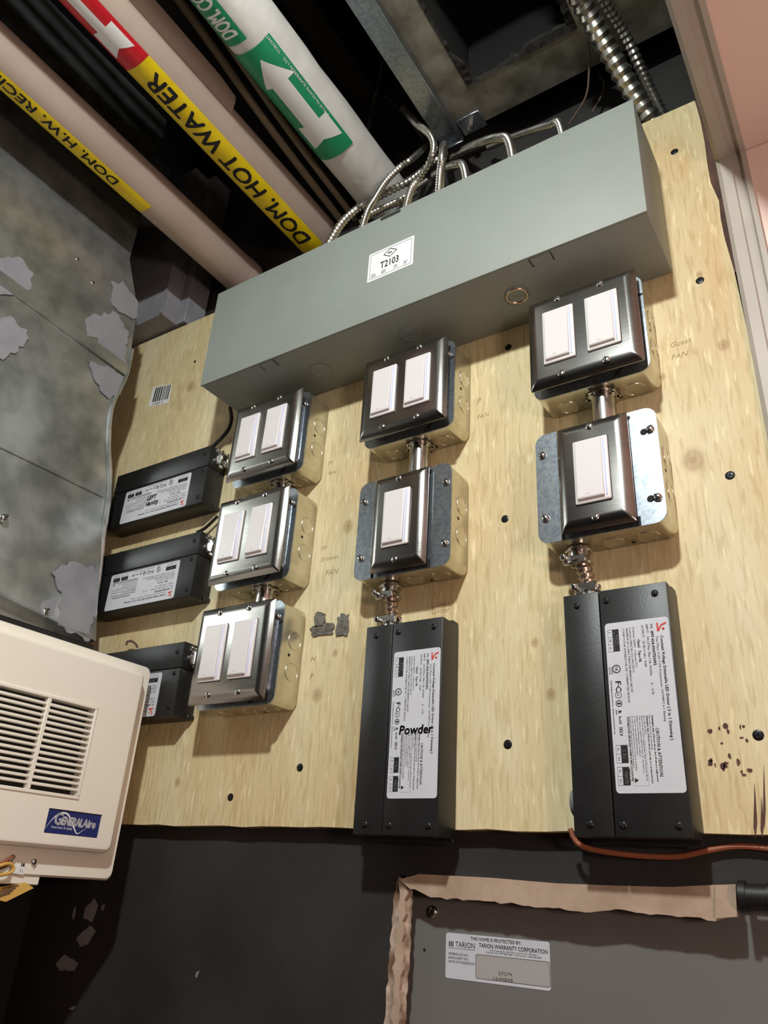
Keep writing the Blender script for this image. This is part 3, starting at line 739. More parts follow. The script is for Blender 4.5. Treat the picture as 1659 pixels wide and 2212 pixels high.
# cold water pipe
t4 = pipe_body(P4, 'cold_water_pipe', 'thick white canvas-wrapped pipe with green arrow label and DOM. COLD tape', 'canvas', .0022, 5)
g0 = (P4.hit(506, 125)[0]+P4.hit(574, 65)[0])/2; g1 = (P4.hit(757, 298)[0]+P4.hit(695, 347)[0])/2
al0 = (P4.hit(506, 125)[1]+P4.hit(695, 347)[1])/2; al1 = (P4.hit(574, 65)[1]+P4.hit(757, 298)[1])/2
gt = obj('arrow_label', P4.patch(M(), lambda al: (g0, g1), al0, al1, .0006), ['green'], t4, True, label='green label with white arrow')
ytip = P4.hit(562, 128)[0]
gm = obj('arrow_mark', arrow_px(P4, (734, 285), (683, 324), (700, 300), (687, 252), (659, 276), (630, 152), (578, 198), (562, 128)), ['inkwhite'], gt, None)
obj('maker_line', ptext(P4, M(), 'SMILLIE McADAMS SUMMERLIN LTD. - TORONTO', ytip+.115, al1-.07, .0048, width=.135, h=.001), ['inkwhite'], gt, None)
g2 = P4.hit(520, 92)[0]; al2 = P4.hit(530, 78)[1]; al3 = P4.hit(497, 104)[1]
ct = obj('label_tape', P4.patch(M(), lambda al: (-1.3, g2), al3, al2, .0006), ['green'], t4, True, label='green tape printed DOM. COLD WATER')
yq = P4.hit(505, 80)[0]
ww = (P4.hit(505, 80)[0]-P4.hit(432, 0)[0])
obj('tape_lettering', ptext(P4, M(), 'DOM. COLD WATER', yq, al2-.14, .036, width=ww*2.45, h=.001, bold=.0007), ['inkwhite'], ct, None)
# cable bundle between hot and cold pipes
for i, (dx, dz, m_, r) in enumerate([(.112, .375, 'cable_tan', .006), (.122, .40, 'cable_br', .007), (.134, .375, 'cable_tan', .005), (.145, .41, 'cable_br', .006), (.106, .43, 'cable_tan', .006)]):
    pts = [(dx, YW-.002, dz-.03), (dx, -.15, dz-.01), (dx, -.4, dz+.03), (dx-.01, -.8, dz+.06), (dx-.02, -1.5, dz+.10)]
    obj('sheathed_cable', M().tube(smoothpath(pts, .02), r, 10), [m_], None, True, label=('pale tan' if m_ == 'cable_tan' else 'dark brown')+' sheathed cable running between hot and cold pipes', cat='cable', group=('tan' if m_ == 'cable_tan' else 'brown')+' cables between the pipes')

# ================================================================== DUCTS
XD = -.200
edge = [(280, 560), (297, 668), (283, 756), (271, 812), (240, 880), (233, 960), (236, 1050), (222, 1160), (212, 1250), (190, 1392)]
re = [at(a, b, 0, XD) for a, b in edge]
re = [Vector((XD, re[0].y, .62))]+re
body = re + [Vector((XD, -1.3, re[-1].z)), Vector((XD, -1.3, .62))]
dt = thing('supply_plenum', 'tall galvanised sheet metal plenum with grey sealant smears, left of the plywood', 'duct', (XD-.1, -.5, re[-1].z))
obj('sheet_body', M().poly(body, (-.18, 0, 0)), ['duct'], dt, False)
# folded seam along the right edge
obj('standing_seam', M().tube(smoothpath([v+Vector((.002, 0, 0)) for v in re[3:]], .01), .0034, 8), ['duct'], dt)
def on_duct(pts):
    q = [at(a, b, 0, XD+.0003) for a, b in pts]      # corner order: left, right, right, left; run the left end to the far edge
    for i, j in ((0, 1), (3, 2)): q[i] = q[j]+(q[i]-q[j])*((q[j].y+1.299)/(q[j].y-q[i].y))
    return q
a, b, c, d = on_duct([(-160, 470), (276, 792), (268, 812), (-160, 500)])
obj('drive_cleat', M().poly([a, b, c, d], (.004, 0, 0)), ['duct'], dt, False)
a, b, c, d = on_duct([(-160, 420), (262, 738), (276, 792), (-160, 476)])
obj('slip_band', M().poly([a, b, c, d], (.0012, 0, 0)), ['duct'], dt, False)
a, b, c, d = on_duct([(-160, 880), (222, 1066), (221, 1074), (-160, 890)])
obj('fold_line', M().poly([a, b, c, d], (.0025, 0, 0)), ['duct'], dt, False)
# lower section kicks out a little below the fold
f0, f1 = at(-160, 890, 0, XD), at(222, 1074, 0, XD); g1_, g0_ = at(191, 1388, 0, XD), at(-160, 1220, 0, XD)
f0 = f1+(f0-f1)*((f1.y+1.299)/(f1.y-f0.y)); g0_ = g1_+(g0_-g1_)*((g1_.y+1.299)/(g1_.y-g0_.y))
mm = M(); ex = Vector((.016, 0, 0))
mm.loft([[f0, f1, f1-Vector((.01, 0, 0)), f0-Vector((.01, 0, 0))], [g0_+ex, g1_+ex, g1_-Vector((.01, 0, 0)), g0_-Vector((.01, 0, 0))]])
obj('kick_panel', mm, ['duct'], dt, False)
patches = [[(-30, 560), (40, 555), (70, 590), (62, 622), (10, 640), (-30, 630)], [(-30, 690), (20, 684), (55, 712), (60, 740), (35, 755), (20, 772), (-30, 775)],
           [(240, 612), (262, 608), (300, 655), (288, 690), (262, 680), (242, 660)], [(183, 690), (200, 680), (250, 676), (275, 715), (270, 790), (225, 762), (212, 735), (190, 728)],
           [(188, 775), (225, 790), (270, 815), (258, 850), (236, 862), (212, 835), (195, 800)]]
for k, pp in enumerate(patches):
    obj('sealant_smear', M().poly(rag([at(x, y, 0, XD+.0012) for x, y in pp], .0035, .0055, k), (.0012, 0, 0)), ['sealant'], dt, False)
for k, pp in enumerate([[(112, 1240), (150, 1215), (205, 1228), (208, 1300), (190, 1388), (120, 1350), (132, 1290)], [(85, 1305), (118, 1290), (112, 1330), (88, 1335)]]):
    def kick(x, y):
        v = at(x, y, 0, XD+.013); return v
    obj('sealant_smear', M().poly(rag([kick(x, y) for x, y in pp], .0035, .0055, 20+k), (.0025, 0, 0)), ['sealant'], dt, False)
for a, b in [(8, 1120), (97, 1322)]:
    v = at(a, b, 0, XD+.012); mm = M(); screw_head(mm, v, (1, 0, 0), .006, .005, 'slot'); obj('sheet_screw', mm, ['chrome', 'slot'], dt)
for a, b in [(200, 611), (167, 560)]:
    v = at(a, b, 0, XD); mm = M(); screw_head(mm, v, (1, 0, 0), .003, .002, 'slot'); obj('sheet_screw', mm, ['chrome', 'slot'], dt)
zk = g1_.z-.004
obj('furnace_cabinet', M().box(XD-.18, XD+.012, -1.3, g1_.y-.002, zk-.9, zk-.001, .004, 2).box(XD-.18, XD+.018, -1.3, g1_.y-.001, zk-.014, zk-.002, .002, 1), ['black'], None, True,
    label='black furnace cabinet below the galvanised plenum, behind the cream humidifier', cat='furnace')
# branch duct tucked against the wall above the plywood
bz = .239
br = thing('branch_duct', 'small dull galvanised branch duct resting above the plywood edge, behind the plenum', 'duct', (-.28, -.02, bz))
v = at(345, 690, 1, -.038); v2 = at(402, 690, 1, 0)
obj('sheet_body', M().box(-.42, v.x, -.037, YW-.001, bz, .60, .001, 1), ['sealant'], br, False)
obj('side_flange', M().box(v.x+.0006, v2.x, -.004, YW-.001, bz, .60, .001, 1), ['sealant'], br, False)
obj('seam_tape', M().box(v.x-.004, v.x+.002, -.039, -.0375, bz, .55), ['sealant'], br, False)
# overhead return duct with an open, fibre-lined hole
DZ = .360
X0, X1, Y0, Y1 = .3185, .668, -.62, -.004
hx0, hx1, hy0, hy1 = .392, .548, -.42, -.064
rd = thing('return_duct', 'galvanised duct overhead with a ragged fibre-lined opening in its underside', 'duct', (.5, -.3, DZ))
mm = M(); mm.mi = 0
for q in ((X0, hx0, Y0, Y1), (hx1, X1, Y0, Y1), (hx0, hx1, hy1, Y1), (hx0, hx1, Y0, hy0)): mm.box(q[0], q[1], q[2], q[3], DZ, DZ+.0012)
mm.box(X0, X0+.0012, Y0, Y1, DZ, .60).box(X1-.0012, X1, Y0, Y1, DZ, .60).box(X0, X1, Y1-.0012, Y1, DZ, .60).box(X0, X1, Y0, Y0+.0012, DZ, .60)
obj('duct_shell', mm, ['ductgrey'], rd, False)
obj('duct_shade_block', M().box(X0+.003, X1-.003, Y0+.003, Y1-.003, DZ+.20, .60), ['ductshade'], rd, False)  # near-black block stands for the shade up inside the duct
mm = M(); rn = random.Random(8)
def liner(p, q, n, inward):
    ro = []; ri = []; w = .004
    for k in range(n+1):
        a = Vector(p)+(Vector(q)-Vector(p))*k/n; w = min(.011, max(.001, w+rn.uniform(-.0035, .0035)))
        ro.append(a); ri.append(a+Vector(inward)*w+Vector((0, 0, .002+rn.uniform(.0, .003))))
    mm.mi = 0; mm.loft([ro, ri, [v+Vector((0, 0, .006)) for v in ri]], cap=False, closed=False); mm.mi = 1
    o_ = Vector(inward)*-.0005
    mm.loft([[v+o_+Vector((0, 0, .002)) for v in ro], [v+o_+Vector((0, 0, .195)) for v in ro]], cap=False, closed=False)  # near-black skirt carries the same shade down to the hole
z = DZ-.0008
liner((hx0, hy0, z), (hx0, hy1, z), 60, (1, 0, 0)); liner((hx1, hy0, z), (hx1, hy1, z), 60, (-1, 0, 0)); liner((hx0, hy1, z), (hx1, hy1, z), 34, (0, -1, 0)); liner((hx0, hy0, z), (hx1, hy0, z), 34, (0, 1, 0))
obj('fibre_liner', mm, ['liner', 'ductshade'], rd, False)
obj('rail', M().box(X0-.001, X0+.030, Y0, Y1+.001, DZ-.006, DZ-.0005, .001, 1), ['galv'], rd)
obj('rail_lip', M().box(X0+.030, X0+.034, Y0, Y1+.001, DZ-.012, DZ-.0005, .0008, 1), ['galv'], rd)
obj('corner_bracket', M().box(X0+.036, X0+.072, Y1-.024, Y1+.004, DZ-.004, DZ-.0005, .001, 1), ['galv'], rd)
mm = M().cyl((X0+.052, Y1-.011, DZ-.012), (X0+.052, Y1-.011, DZ-.004), .0052, 6); obj('bracket_bolt', mm, ['chrome'], rd, False)
obj('rail_end', M().box(X0-.001, X0+.034, Y1+.001, Y1+.004, DZ-.014, DZ+.02, .0008, 1), ['galv'], rd)

# ================================================================== FLEXIBLE CONDUITS ABOVE THE TROUGH
c4 = lambda a, b: (640+a/2.765, 220+b/2.765)
zt = TZ1+.0012
def conduit(pts, r, label, pitch=.0056, m_='flex', foot=None):
    P = [at(*c4(a, b), 1, y) for a, b, y in pts]
    if foot is not None:
        P[0] = Vector((P[0].x, P[0].y, zt+.0008))
    obj('armoured_cable', flextube(M(), P, r, max(pitch, .0054), 12, .30), [m_], None, True, label=label, cat='cable', group='armoured cables above the trough')
conduit([(150, 850, -.075), (260, 740, -.060), (360, 640, -.045), (430, 600, -.04), (560, 530, -.03), (680, 470, -.015), (770, 400, .0), (900, 300, .02)], .0062, 'thickest armoured cable leaning out past the end of the hot water pipe', .0072, foot=1)
conduit([(380, 745, -.075), (420, 670, -.07), (470, 580, -.06), (540, 470, -.05), (620, 390, -.04), (690, 340, -.03), (760, 280, .0), (800, 235, .022)], .0050, 'slim armoured cable crossing in front of the thickest one', foot=1)
conduit([(630, 620, -.06), (680, 540, -.055), (740, 450, -.05), (800, 350, -.055), (822, 270, -.055), (800, 200, -.055), (720, 130, -.045), (640, 40, -.03)], .0054, 'armoured cable rising beside the trough finger slot and curling under the duct rail', foot=1)
conduit([(400, 690, -.03), (460, 660, -.03), (560, 610, -.03), (640, 570, -.025), (780, 470, .0)], .0042, 'thin armoured cable lying low behind the others', .0036)
conduit([(380, 720, -.02), (520, 640, -.015), (620, 600, -.01), (720, 540, .005)], .0048, 'armoured cable half hidden behind the low thin one', .005)
conduit([(848, 530, -.06), (862, 420, -.055), (874, 318, -.05), (880, 260, -.01)], .0062, 'short upright armoured cable below the duct corner', .0046, foot=1)
conduit([(1040, 440, -.055), (1000, 390, -.045), (950, 375, -.03), (880, 400, -.01), (820, 440, .01)], .0056, 'low armoured cable looping back behind the upright one', .0044, foot=1)
conduit([(1310, 310, -.055), (1270, 240, -.050), (1200, 215, -.04), (1100, 245, -.025), (1000, 290, .012), (930, 330, .03)], .0062, 'armoured cable arching over the middle of the trough top', .0046, foot=1)
conduit([(1605, 170, -.05), (1570, 135, -.045), (1500, 140, -.035), (1280, 215, -.01), (1150, 270, .015)], .0050, 'armoured cable arching low toward the right end of the trough', .004, foot=1)
c2 = lambda a, b: (830+a/2.0, b/2.0)
def bigflex(pts, r, label, pitch):
    P = [at(*c2(a, b), 2, z) for a, b, z in pts]
    obj('flexible_conduit', flextube(M(), P, r, pitch, 16, .22), ['flex'], None, True, label=label, cat='conduit')
bigflex([(700, -260, .330), (850, 0, .325), (930, 150, .310), (1010, 290, .285), (1080, 410, .262), (1150, 515, .238), (1225, 625, .212)], .0135, 'thick flexible steel conduit dropping behind the right end of the trough', .0125)
bigflex([(800, -260, .350), (950, 0, .350), (1035, 140, .345), (1100, 280, .325), (1145, 380, .300), (1195, 480, .268), (1245, 570, .240), (1285, 640, .214)], .0078, 'slimmer flexible steel conduit running beside the thick one', .0080)
# thin wires hanging by the duct
def wire(pts, r, label, m_, cvt, cat='wire', name='thin_wire', group=None):
    obj(name, M().tube(smoothpath([at(*cvt(a, b), 1, y) for a, b, y in pts], .006), r, 8), [m_], None, True, label=label, cat=cat, group=group)
wire([(880, 180, -.045), (887, 240, -.035), (885, 300, -.025), (870, 420, -.01), (790, 550, .005)], .0014, 'thin brown wire hanging under the duct edge, curving down to the trough', 'cable_br', c2)
wire([(870, 160, .0), (920, 300, .015), (950, 380, .02), (890, 500, .025)], .0012, 'thin brown wire behind the curved one, near the flexible conduits', 'cable_br', c2)
wire([(40, 150, .02), (70, 330, .03), (140, 520, .03), (190, 580, .02)], .0016, 'thin dark wire drooping beside the duct rail', 'cable_bk', c2)
wire([(0, 410, .03), (80, 490, .02), (170, 600, .0)], .0012, 'fine grey wire slanting toward the duct corner', 'greyp', c2)
obj('hanger_rod', M().cyl(at(828, 130, 1, .02), at(792, 300, 1, .03), .0042, 10), ['ductgrey'], None, True, label='slim steel hanger rod standing beyond the white pipe', cat='rod')

# ================================================================== HUMIDIFIER
XH = -.030
hz0, hz1, hyr, hyl = -.6130, -.4145, -.0680, -.3060
hm = thing('humidifier', 'cream plastic humidifier with slotted grille and blue badge, left of the plywood', 'humidifier', (-.08, -.186, -.64))
def yz(l, x): return [Vector((x, y, z)) for y, z in l]
cy, cz = (hyl+hyr)/2, (hz0+hz1)/2
XS = XH-.014
sv0, sv1 = at(333, 1447, 0, XS), at(228, 1902, 0, XS)
sz0, sz1, syr, syl = sv1.z, sv0.z+.001, (sv0.y+sv1.y)/2+.003, -.330
sh = rr(syr-syl, sz1-sz0, .008, 5, (syl+syr)/2, (sz0+sz1)/2)
obj('rear_shell', M().loft([yz(sh, -.1876), yz(sh, XS-.0025), yz(rr(syr-syl-.004, sz1-sz0-.004, .008, 5, (syl+syr)/2, (sz0+sz1)/2), XS)]), ['cream'], hm)
w_, h_ = hyr-hyl, hz1-hz0
gy0, gy1, gz0, gz1 = -.2445, -.1284, -.5605, -.4695
n_ = 6
def rect_loop(y0, y1, z0, z1, n):
    """inner loop with as many points as the rounded outline"""
    pts = []
    for (a, b) in (((y1, z1), (y0, z1)), ((y0, z1), (y0, z0)), ((y0, z0), (y1, z0)), ((y1, z0), (y1, z1))):
        pass
    for (yy, zz) in ((y1, z1), (y0, z1), (y0, z0), (y1, z0)):
        pts += [(yy, zz)]*(n+1)
    return pts
co = rr(w_, h_, .007, n_, cy, cz)
mm = M()
mm.loft([yz(co, XS+.0002), yz(co, XH-.005), yz(rr(w_-.002, h_-.002, .007, n_, cy, cz), XH-.002), yz(rr(w_-.007, h_-.007, .006, n_, cy, cz), XH-.0002), yz(rr(w_-.010, h_-.010, .006, n_, cy, cz), XH)], cap=False)
# front skin with the grille opening and the badge recess left open
by0, by1, bz0, bz1 = -.1570, -.0900, -.5990, -.5755
A = [hyl+.005, gy0, by0, gy1, by1, hyr-.005]
def rect(y0, y1, z0, z1): mm.face([Vector((XH, y0, z0)), Vector((XH, y1, z0)), Vector((XH, y1, z1)), Vector((XH, y0, z1))])
zT, zB = hz1-.005, hz0+.005
fr = [(hyl+.005+.006, hyr-.005-.006, gz1, zT), (hyl+.005, gy0, gz0, gz1), (gy1, hyr-.005, gz0, gz1), (hyl+.005, hyr-.005, bz1, gz0), (hyl+.005, by0, bz0, bz1), (by1, hyr-.005, bz0, bz1), (hyl+.005+.006, hyr-.005-.006, zB, bz0)]
for q in fr: rect(*q)
for y0, y1 in ((hyl+.005, hyl+.011), (hyr-.011, hyr-.005)):
    rect(y0, y1, gz1, zT-.006); rect(y0, y1, zB+.006, bz0)
for (yc, zc, s1, s2) in ((hyr-.011, zT-.006, 1, 1), (hyl+.011, zT-.006, -1, 1), (hyr-.011, zB+.006, 1, -1), (hyl+.011, zB+.006, -1, -1)):
    mm.face([Vector((XH, yc, zc))]+[Vector((XH, yc+s1*.006*math.cos(a), zc+s2*.006*math.sin(a))) for a in [k*math.pi/12 for k in range(7)]])
# recess walls
for (y0, y1, z0, z1, dp) in ((gy0, gy1, gz0, gz1, .012), (by0, by1, bz0, bz1, .0022)):
    c_ = [(y0, z0), (y1, z0), (y1, z1), (y0, z1)]
    mm.loft([yz(c_, XH), yz(c_, XH-dp)], cap=False)
cover = obj('front_cover', mm, ['cream'], hm, False)
obj('grille_frame', M().box(XH-.001, XH+.0012, gy0-.0035, gy1+.0035, gz1, gz1+.0035, .0005, 1).box(XH-.001, XH+.0012, gy0-.0035, gy1+.0035, gz0-.0035, gz0, .0005, 1)
    .box(XH-.001, XH+.0012, gy0-.0035, gy0, gz0, gz1, .0005, 1).box(XH-.001, XH+.0012, gy1, gy1+.0035, gz0, gz1, .0005, 1), ['cream'], cover)
obj('grille_cavity', M().box(XH-.0128, XH-.0118, gy0, gy1, gz0, gz1), ['creamd'], cover, False)  # near-black sheet stands for the shade behind the slats
ym = (gy0+gy1)/2
obj('grille_divider', M().box(XH-.006, XH+.001, ym-.0022, ym+.0022, gz0, gz1, .0005, 1), ['cream'], cover)
ns = 15; pit = (gz1-gz0)/ns
sl_me = None
for k in range(1, ns):
    z = gz0+pit*k
    for y0, y1 in ((gy0, ym-.0022), (ym+.0022, gy1)):
        obj('slat', M().box(XH-.005, XH+.0005, y0, y1, z-.0014, z+.0014, .0004, 1), ['cream'], cover)
bd = obj('badge', M().box(XH-.0021, XH-.0012, by0+.0006, by1-.0006, bz0+.0006, bz1-.0006), ['blue'], hm, False, label='navy badge reading GENERALAire')
xb = XH-.0010
mm = M(); mm.mi = 0
B_ = lambda oy, oz, dx=0.: (lambda a, b: Vector((xb+dx, oy+a, oz+b)))
def swoosh(pts, ws):
    p = smoothpath([Vector((xb-.0001, by0+u*(by1-by0), bz0+v*(bz1-bz0))) for u, v in pts], .001); n = len(p)
    top = []; bot = []
    for i, q in enumerate(p):
        t = (p[min(i+1, n-1)]-p[max(i-1, 0)]).normalized(); nn = Vector((0, -t.z, t.y)); f = i/(n-1)
        k = f*(len(ws)-1); j = min(int(k), len(ws)-2); w = ws[j]+(ws[j+1]-ws[j])*(k-j)
        top.append(q+nn*w); bot.append(q-nn*w)
    mm.loft([top, bot], cap=False, closed=False)
swoosh([(.02, .18), (.12, .62), (.24, .86), (.36, .84), (.45, .58), (.53, .30), (.60, .10), (.68, .22), (.75, .36)], [.0001, .0003, .0006, .0008, .0008, .0008, .0007, .0003, .0001])
mm.text('G', .0165, B_(by0+.0090, bz0+.0090), width=.0085, bold=.0005, shear=.15)
mm.text('ENERAL', .0112, B_(by0+.0185, bz0+.0092), width=.0255, bold=.0005, shear=.15)
mm.text('Aire', .0112, B_(by0+.0445, bz0+.0092), width=.0165, bold=.0005, shear=.15)
mm.text('Proven Indoor Air Quality', .0034, B_(by0+.0080, bz0+.0052), width=.025)
mm.mi = 1
mm.text('G', .0165, B_(by0+.0090, bz0+.0090, .0002), width=.0085, bold=.0, shear=.15)
mm.text('ENERAL', .0112, B_(by0+.0185, bz0+.0092, .0002), width=.0255, bold=.0, shear=.15)
mm.text('Aire', .0112, B_(by0+.0445, bz0+.0092, .0002), width=.0165, bold=.0, shear=.15)
obj('badge_print', mm, ['badgewhite', 'badgegrey'], bd, None)
obj('bottom_cleat', M().box(XS-.006, XS-.002, -.30, -.138, sz0-.008, sz0+.001, .001, 1), ['cream'], hm)
v = at(72, 1862, 0, XS); mm = M(); screw_head(mm, v, (1, 0, 0), .0032, .003, 'slot'); obj('shell_screw', mm, ['chrome', 'slot'], hm)
q = [at(*w, 0, XS+.0001) for w in [(30, 1868), (56, 1868), (50, 1890), (28, 1886)]]
stk = obj('number_sticker', M().poly(q, (.0003, 0, 0)), ['paper'], hm, False)
obj('sticker_print', M().text('16', .0045, lambda a, b: Vector((XS+.0006, q[3].y+.006+a, q[3].z+.0065+b)), bold=.0003).text('11', .004, lambda a, b: Vector((XS+.0006, q[3].y+.006+a, q[3].z+.0012+b))), ['ink'], stk, None)
# loose low-voltage wires and paper tag hanging below
pp = lambda a, b, x: at(a/10.06, 1780+b/10.06, 0, x)
for i, (c_, pts) in enumerate([('tag', [(-900, 640, -.036), (-600, 900, -.034), (-300, 980, -.032), (-60, 920, -.032), (200, 860, -.032), (300, 960, -.032), (220, 1060, -.032), (0, 1110, -.032), (-250, 1130, -.032)]),
                 ('cable_br', [(-1000, 700, -.038), (-700, 980, -.037), (-350, 1010, -.036), (0, 960, -.036), (180, 880, -.036), (260, 760, -.040), (330, 690, -.0425)]), ('cable_or', [(-350, 930, -.040), (40, 850, -.040), (160, 780, -.040), (260, 720, -.041), (300, 680, -.0425)])]):
    obj('lead_wire', M().tube(smoothpath([pp(*w) for w in pts], .002), .0016, 8), [c_], None, True, label='thin %s lead wire looped under the cream humidifier' % ('yellow', 'brown', 'orange')[i], cat='wire')
tq = [pp(-250, 1400, -.040), pp(200, 1340, -.040), pp(560, 1270, -.040), pp(735, 1390, -.040), pp(130, 1690, -.040), pp(-250, 1600, -.040)]
tg = obj('paper_tag', M().poly(tq, (-.0006, 0, -.0002)), ['tag'], None, False, label='yellow paper tag with printed lines hanging under the cream humidifier', cat='tag')
mm = M()
for k in range(4):
    a = pp(-120+k*55, 1610-k*70, -.040); b = pp(220+k*60, 1500-k*55, -.040); d = (b-a).cross(Vector((1, 0, 0))).normalized()*.0007; off = Vector((.0004, 0, 0))
    mm.face([a-d+off, b-d+off, b+d+off, a+d+off])
obj('tag_print', mm, ['cable_br'], tg, None)

# ================================================================== ELECTRICAL PANEL IN THE TORN OPENING
PY = .0312
pn = thing('electrical_panel', 'grey enamelled electrical panel door set in the torn wall opening', 'electrical panel', (.6, .05, -2.0))
obj('panel_door', M().box(.2895, 1.15, PY, PY+.03, -2.0, -.600), ['panel'], pn)
v = at(935, 1970, 1, PY); mm = M(); screw_head(mm, v, (0, -1, 0), .0058, .0035, 'slot', .3); obj('panel_screw', mm, ['chrome', 'slot'], pn)
v = at(917, 2052, 1, PY); obj('small_hole', M().cyl((v.x, PY+.0005, v.z), (v.x, PY-.0002, v.z), .0014, 10), ['slot'], pn)
q = [at(*w, 1, PY-.0002) for w in [(964, 2014), (1187, 2035), (1190, 2140), (962, 2112)]]
x0, x1, z1, z0 = q[3].x, q[1].x, q[0].z, q[3].z
stk = obj('warranty_sticker', M().poly(lp(rr(x1-x0, z1-z0, .002, 3, (x0+x1)/2, (z0+z1)/2), PY-.0001), (0, -.0003, 0)), ['labelw'], pn, False, label='pale sticker reading Tarion Warranty Corporation')
ys = PY-.0006; sw_, sh_ = x1-x0, z1-z0
T = lambda u, v: (lambda a, b: Vector((x0+u*sw_+a, ys, z0+v*sh_+b)))
mm = M(); mm.mi = 0
mm.text('THIS HOME IS PROTECTED BY:', .0036, T(.25, .885), width=.49*sw_, bold=.00003)
for k in range(3): mm.face([Vector((x0+sw_*(.033+.018*k), ys, z0+sh_*.70)), Vector((x0+sw_*(.043+.018*k), ys, z0+sh_*.70)), Vector((x0+sw_*(.043+.018*k), ys, z0+sh_*.815)), Vector((x0+sw_*(.033+.018*k), ys, z0+sh_*.815))])
mm.text('TARION', .0062, T(.098, .70), width=.195*sw_)
mm.text('PROTECTING ONTARIO\'S NEW HOME BUYERS', .0012, T(.033, .655), width=.26*sw_)
mm.text('TARION WARRANTY CORPORATION', .0046, T(.335, .745), width=.645*sw_, bold=.00003)
mm.text('5160 Yonge Street, 12th Floor, Toronto, ON  M2N 6L9', .0018, T(.44, .685), width=.44*sw_)
mm.text('Toll Free Tel: 1-877-982-7466 \u2022 Toll Free Fax: 1-866-000-0000', .0018, T(.405, .635), width=.52*sw_)
for k, t in enumerate(('REFERENCE NO.:', 'ENROLMENT NO.:', 'DATE OF POSSESSION:')): mm.text(t, .0026, T(.03, .515-.085*k), width=(.20, .205, .265)[k]*sw_)
mm.text('37079', .0040, T(.52, .195), width=.125*sw_, bold=-.00005); mm.text('1649898', .0040, T(.465, .075), width=.18*sw_, bold=-.00005)
mm.mi = 1
wl = rr(.695*sw_, .52*sh_, .0018, 4, x0+.65*sw_, z0+.33*sh_)
mm.face(lp(wl, ys+.00015)[::-1]); li = rr(.695*sw_-.0006, .52*sh_-.0006, .0016, 4, x0+.65*sw_, z0+.33*sh_)
mm.mi = 0; mm.loft([lp(wl, ys), lp(li, ys)], cap=False)
obj('sticker_print', mm, ['ink', 'greylab' if 'greylab' in MT else 'labelw'], stk, None)

# torn drywall around the opening
tl = [at(*w, 1, .006) for w in [(862, 1900), (905, 1888), (1060, 1896), (1200, 1908), (1330, 1913), (1450, 1916), (1530, 1912), (1588, 1910), (1590, 1982), (1560, 1988), (1450, 1978), (1330, 1966), (1250, 1968), (1130, 1954), (1000, 1944), (930, 1938), (905, 1925), (886, 1920)]]
rn = random.Random(2); torn = []
for a, b in zip(tl[8:], tl[9:]):
    n_ = max(2, int((b-a).length/.005))
    torn += [a+(b-a)*k/n_+Vector((0, 0, rn.uniform(-.0012, .0009))) for k in range(1, n_+1)]
tw = thing('torn_drywall_edge', 'ragged tan drywall strip torn around the grey electrical panel', 'drywall edge', (.44, .01, -.64))
obj('top_strip', M().poly(tl[:9]+torn, (0, .0097, 0)), ['drywall'], tw, False)
a = [at(*w, 1, .0035) for w in [(1546, 1914), (1589, 1910), (1592, 1980), (1545, 1984)]]
obj('strip_end', M().poly(a, (0, .0024, 0)), ['drywall'], tw, False)
lt = [at(*w, 1, .0146) for w in [(862, 1895), (893, 1918), (887, 1990), (884, 2080), (876, 2170), (872, 2300), (822, 2300), (834, 2180), (838, 2090), (846, 2000), (850, 1930)]]
obj('left_strip', M().poly(rag(lt, .0012, .005, 6), (0, .0011, 0)), ['drywall2'], tw, False)
lt2 = [at(*w, 1, .010) for w in [(862, 1900), (880, 1915), (872, 1990), (870, 2080), (862, 2170), (858, 2300), (838, 2300), (848, 2180), (850, 2090), (858, 2000)]]
obj('gypsum_core', M().poly(rag(lt2, .0018, .005, 9), (0, .0045, 0)), ['drywall'], tw, False)
v = at(1596, 1935, 1, .004)
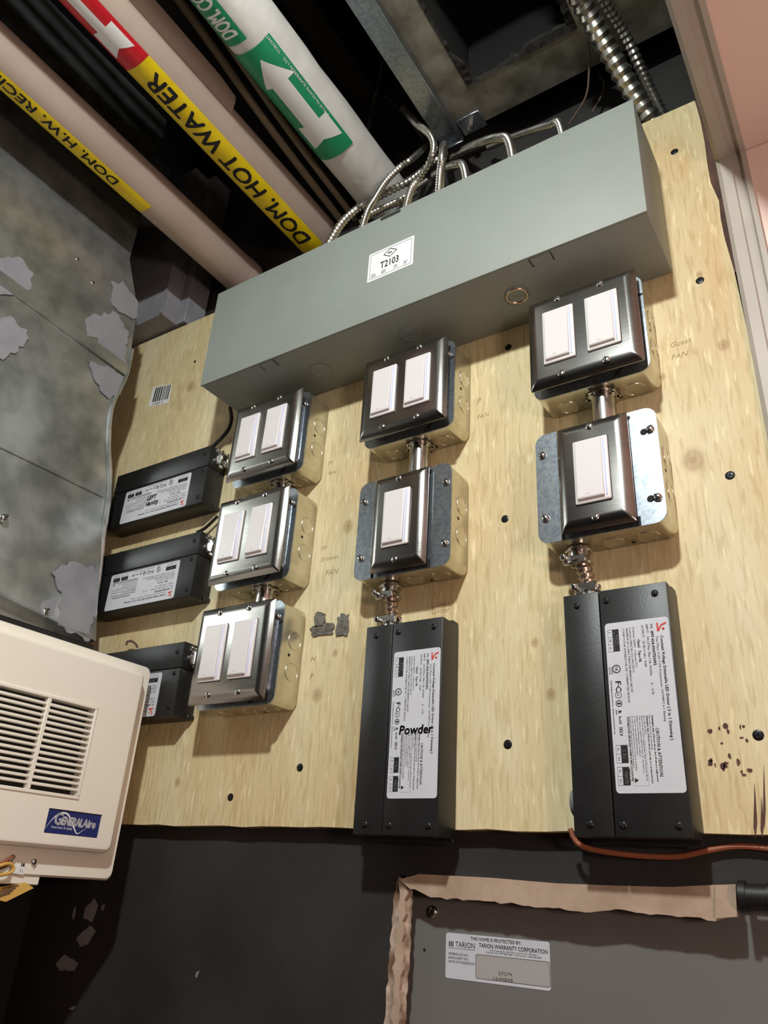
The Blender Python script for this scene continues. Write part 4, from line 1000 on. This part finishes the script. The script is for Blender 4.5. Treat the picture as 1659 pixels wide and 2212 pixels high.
obj('black_pipe_stub', M().cyl((v.x+.001, .0035, v.z), (v.x+.14, .0035, v.z), .0085, 20).cyl((v.x+.001, .0035, v.z), (v.x+.006, .0035, v.z), .0105, 20).cyl((v.x+.020, .0035, v.z), (v.x+.025, .0035, v.z), .0095, 20), ['cable_bk'], None, True,
    label='short black pipe lying against the wall at the end of the torn drywall strip', cat='pipe')
# paint scrapes on the black wall
sc = [[(185, 1960), (205, 1940), (212, 1955), (200, 1990), (180, 1985)], [(165, 2025), (195, 1998), (207, 2010), (190, 2040), (172, 2045)], [(120, 2080), (140, 2062), (168, 2080), (160, 2098), (130, 2096)], [(148, 2180), (162, 2172), (158, 2182)], [(160, 1962), (164, 1958), (160, 1985), (156, 1982)], [(220, 1955), (226, 1953), (224, 1966), (219, 1966)], [(424, 2100), (430, 2096), (426, 2110), (423, 2110)]]
wb = bpy.data.objects['wall_back']
for k, pp_ in enumerate(sc):
    obj('paint_scrape', M().poly(rag([at(x, y, 1, .0156) for x, y in pp_], .0008, .004, 30+k), (0, -.0003, 0)), ['sealant'], wb, False)

# ================================================================== LOOSE CABLES
idt = lambda a, b: (a, b)
wire([(1232, 1790, -.012), (1240, 1812, -.012), (1262, 1830, -.010), (1320, 1842, -.006), (1400, 1850, .003), (1470, 1850, .008), (1540, 1835, .010), (1600, 1828, .010), (1680, 1835, .010)], .0022, 'orange-brown cable sagging along the black wall under the unmarked upright driver', 'cable_or', idt, 'cable', 'loose_cable')
wire([(497, 880, -.010), (500, 905, -.012), (492, 930, -.012), (470, 955, -.012), (452, 972, -.0085)], .0028, 'dark cable curving from the top stacked switch to the left vanity driver', 'cable_bk', idt, 'cable', 'loose_cable')
wire([(470, 1115, -.010), (455, 1130, -.010), (440, 1143, -.010), (425, 1150, -.008)], .0022, 'dark cable curving to the middle sideways driver', 'cable_bk', idt, 'cable', 'loose_cable')
wire([(272, 1394, -.012), (275, 1386, -.012), (285, 1385, -.012), (294, 1392, -.010), (298, 1400, -.006)], .0016, 'small brown wire loop on top of the driver behind the humidifier', 'cable_br', idt, 'wire', 'loose_wire')

# ------------------------------------------------------------------ lift everything to its height above the floor
for o in list(COL.objects):
    if o.parent is None and o.type in {'MESH', 'EMPTY'}: o.location.z += ZO
    if '_local' in o.keys(): del o['_local']
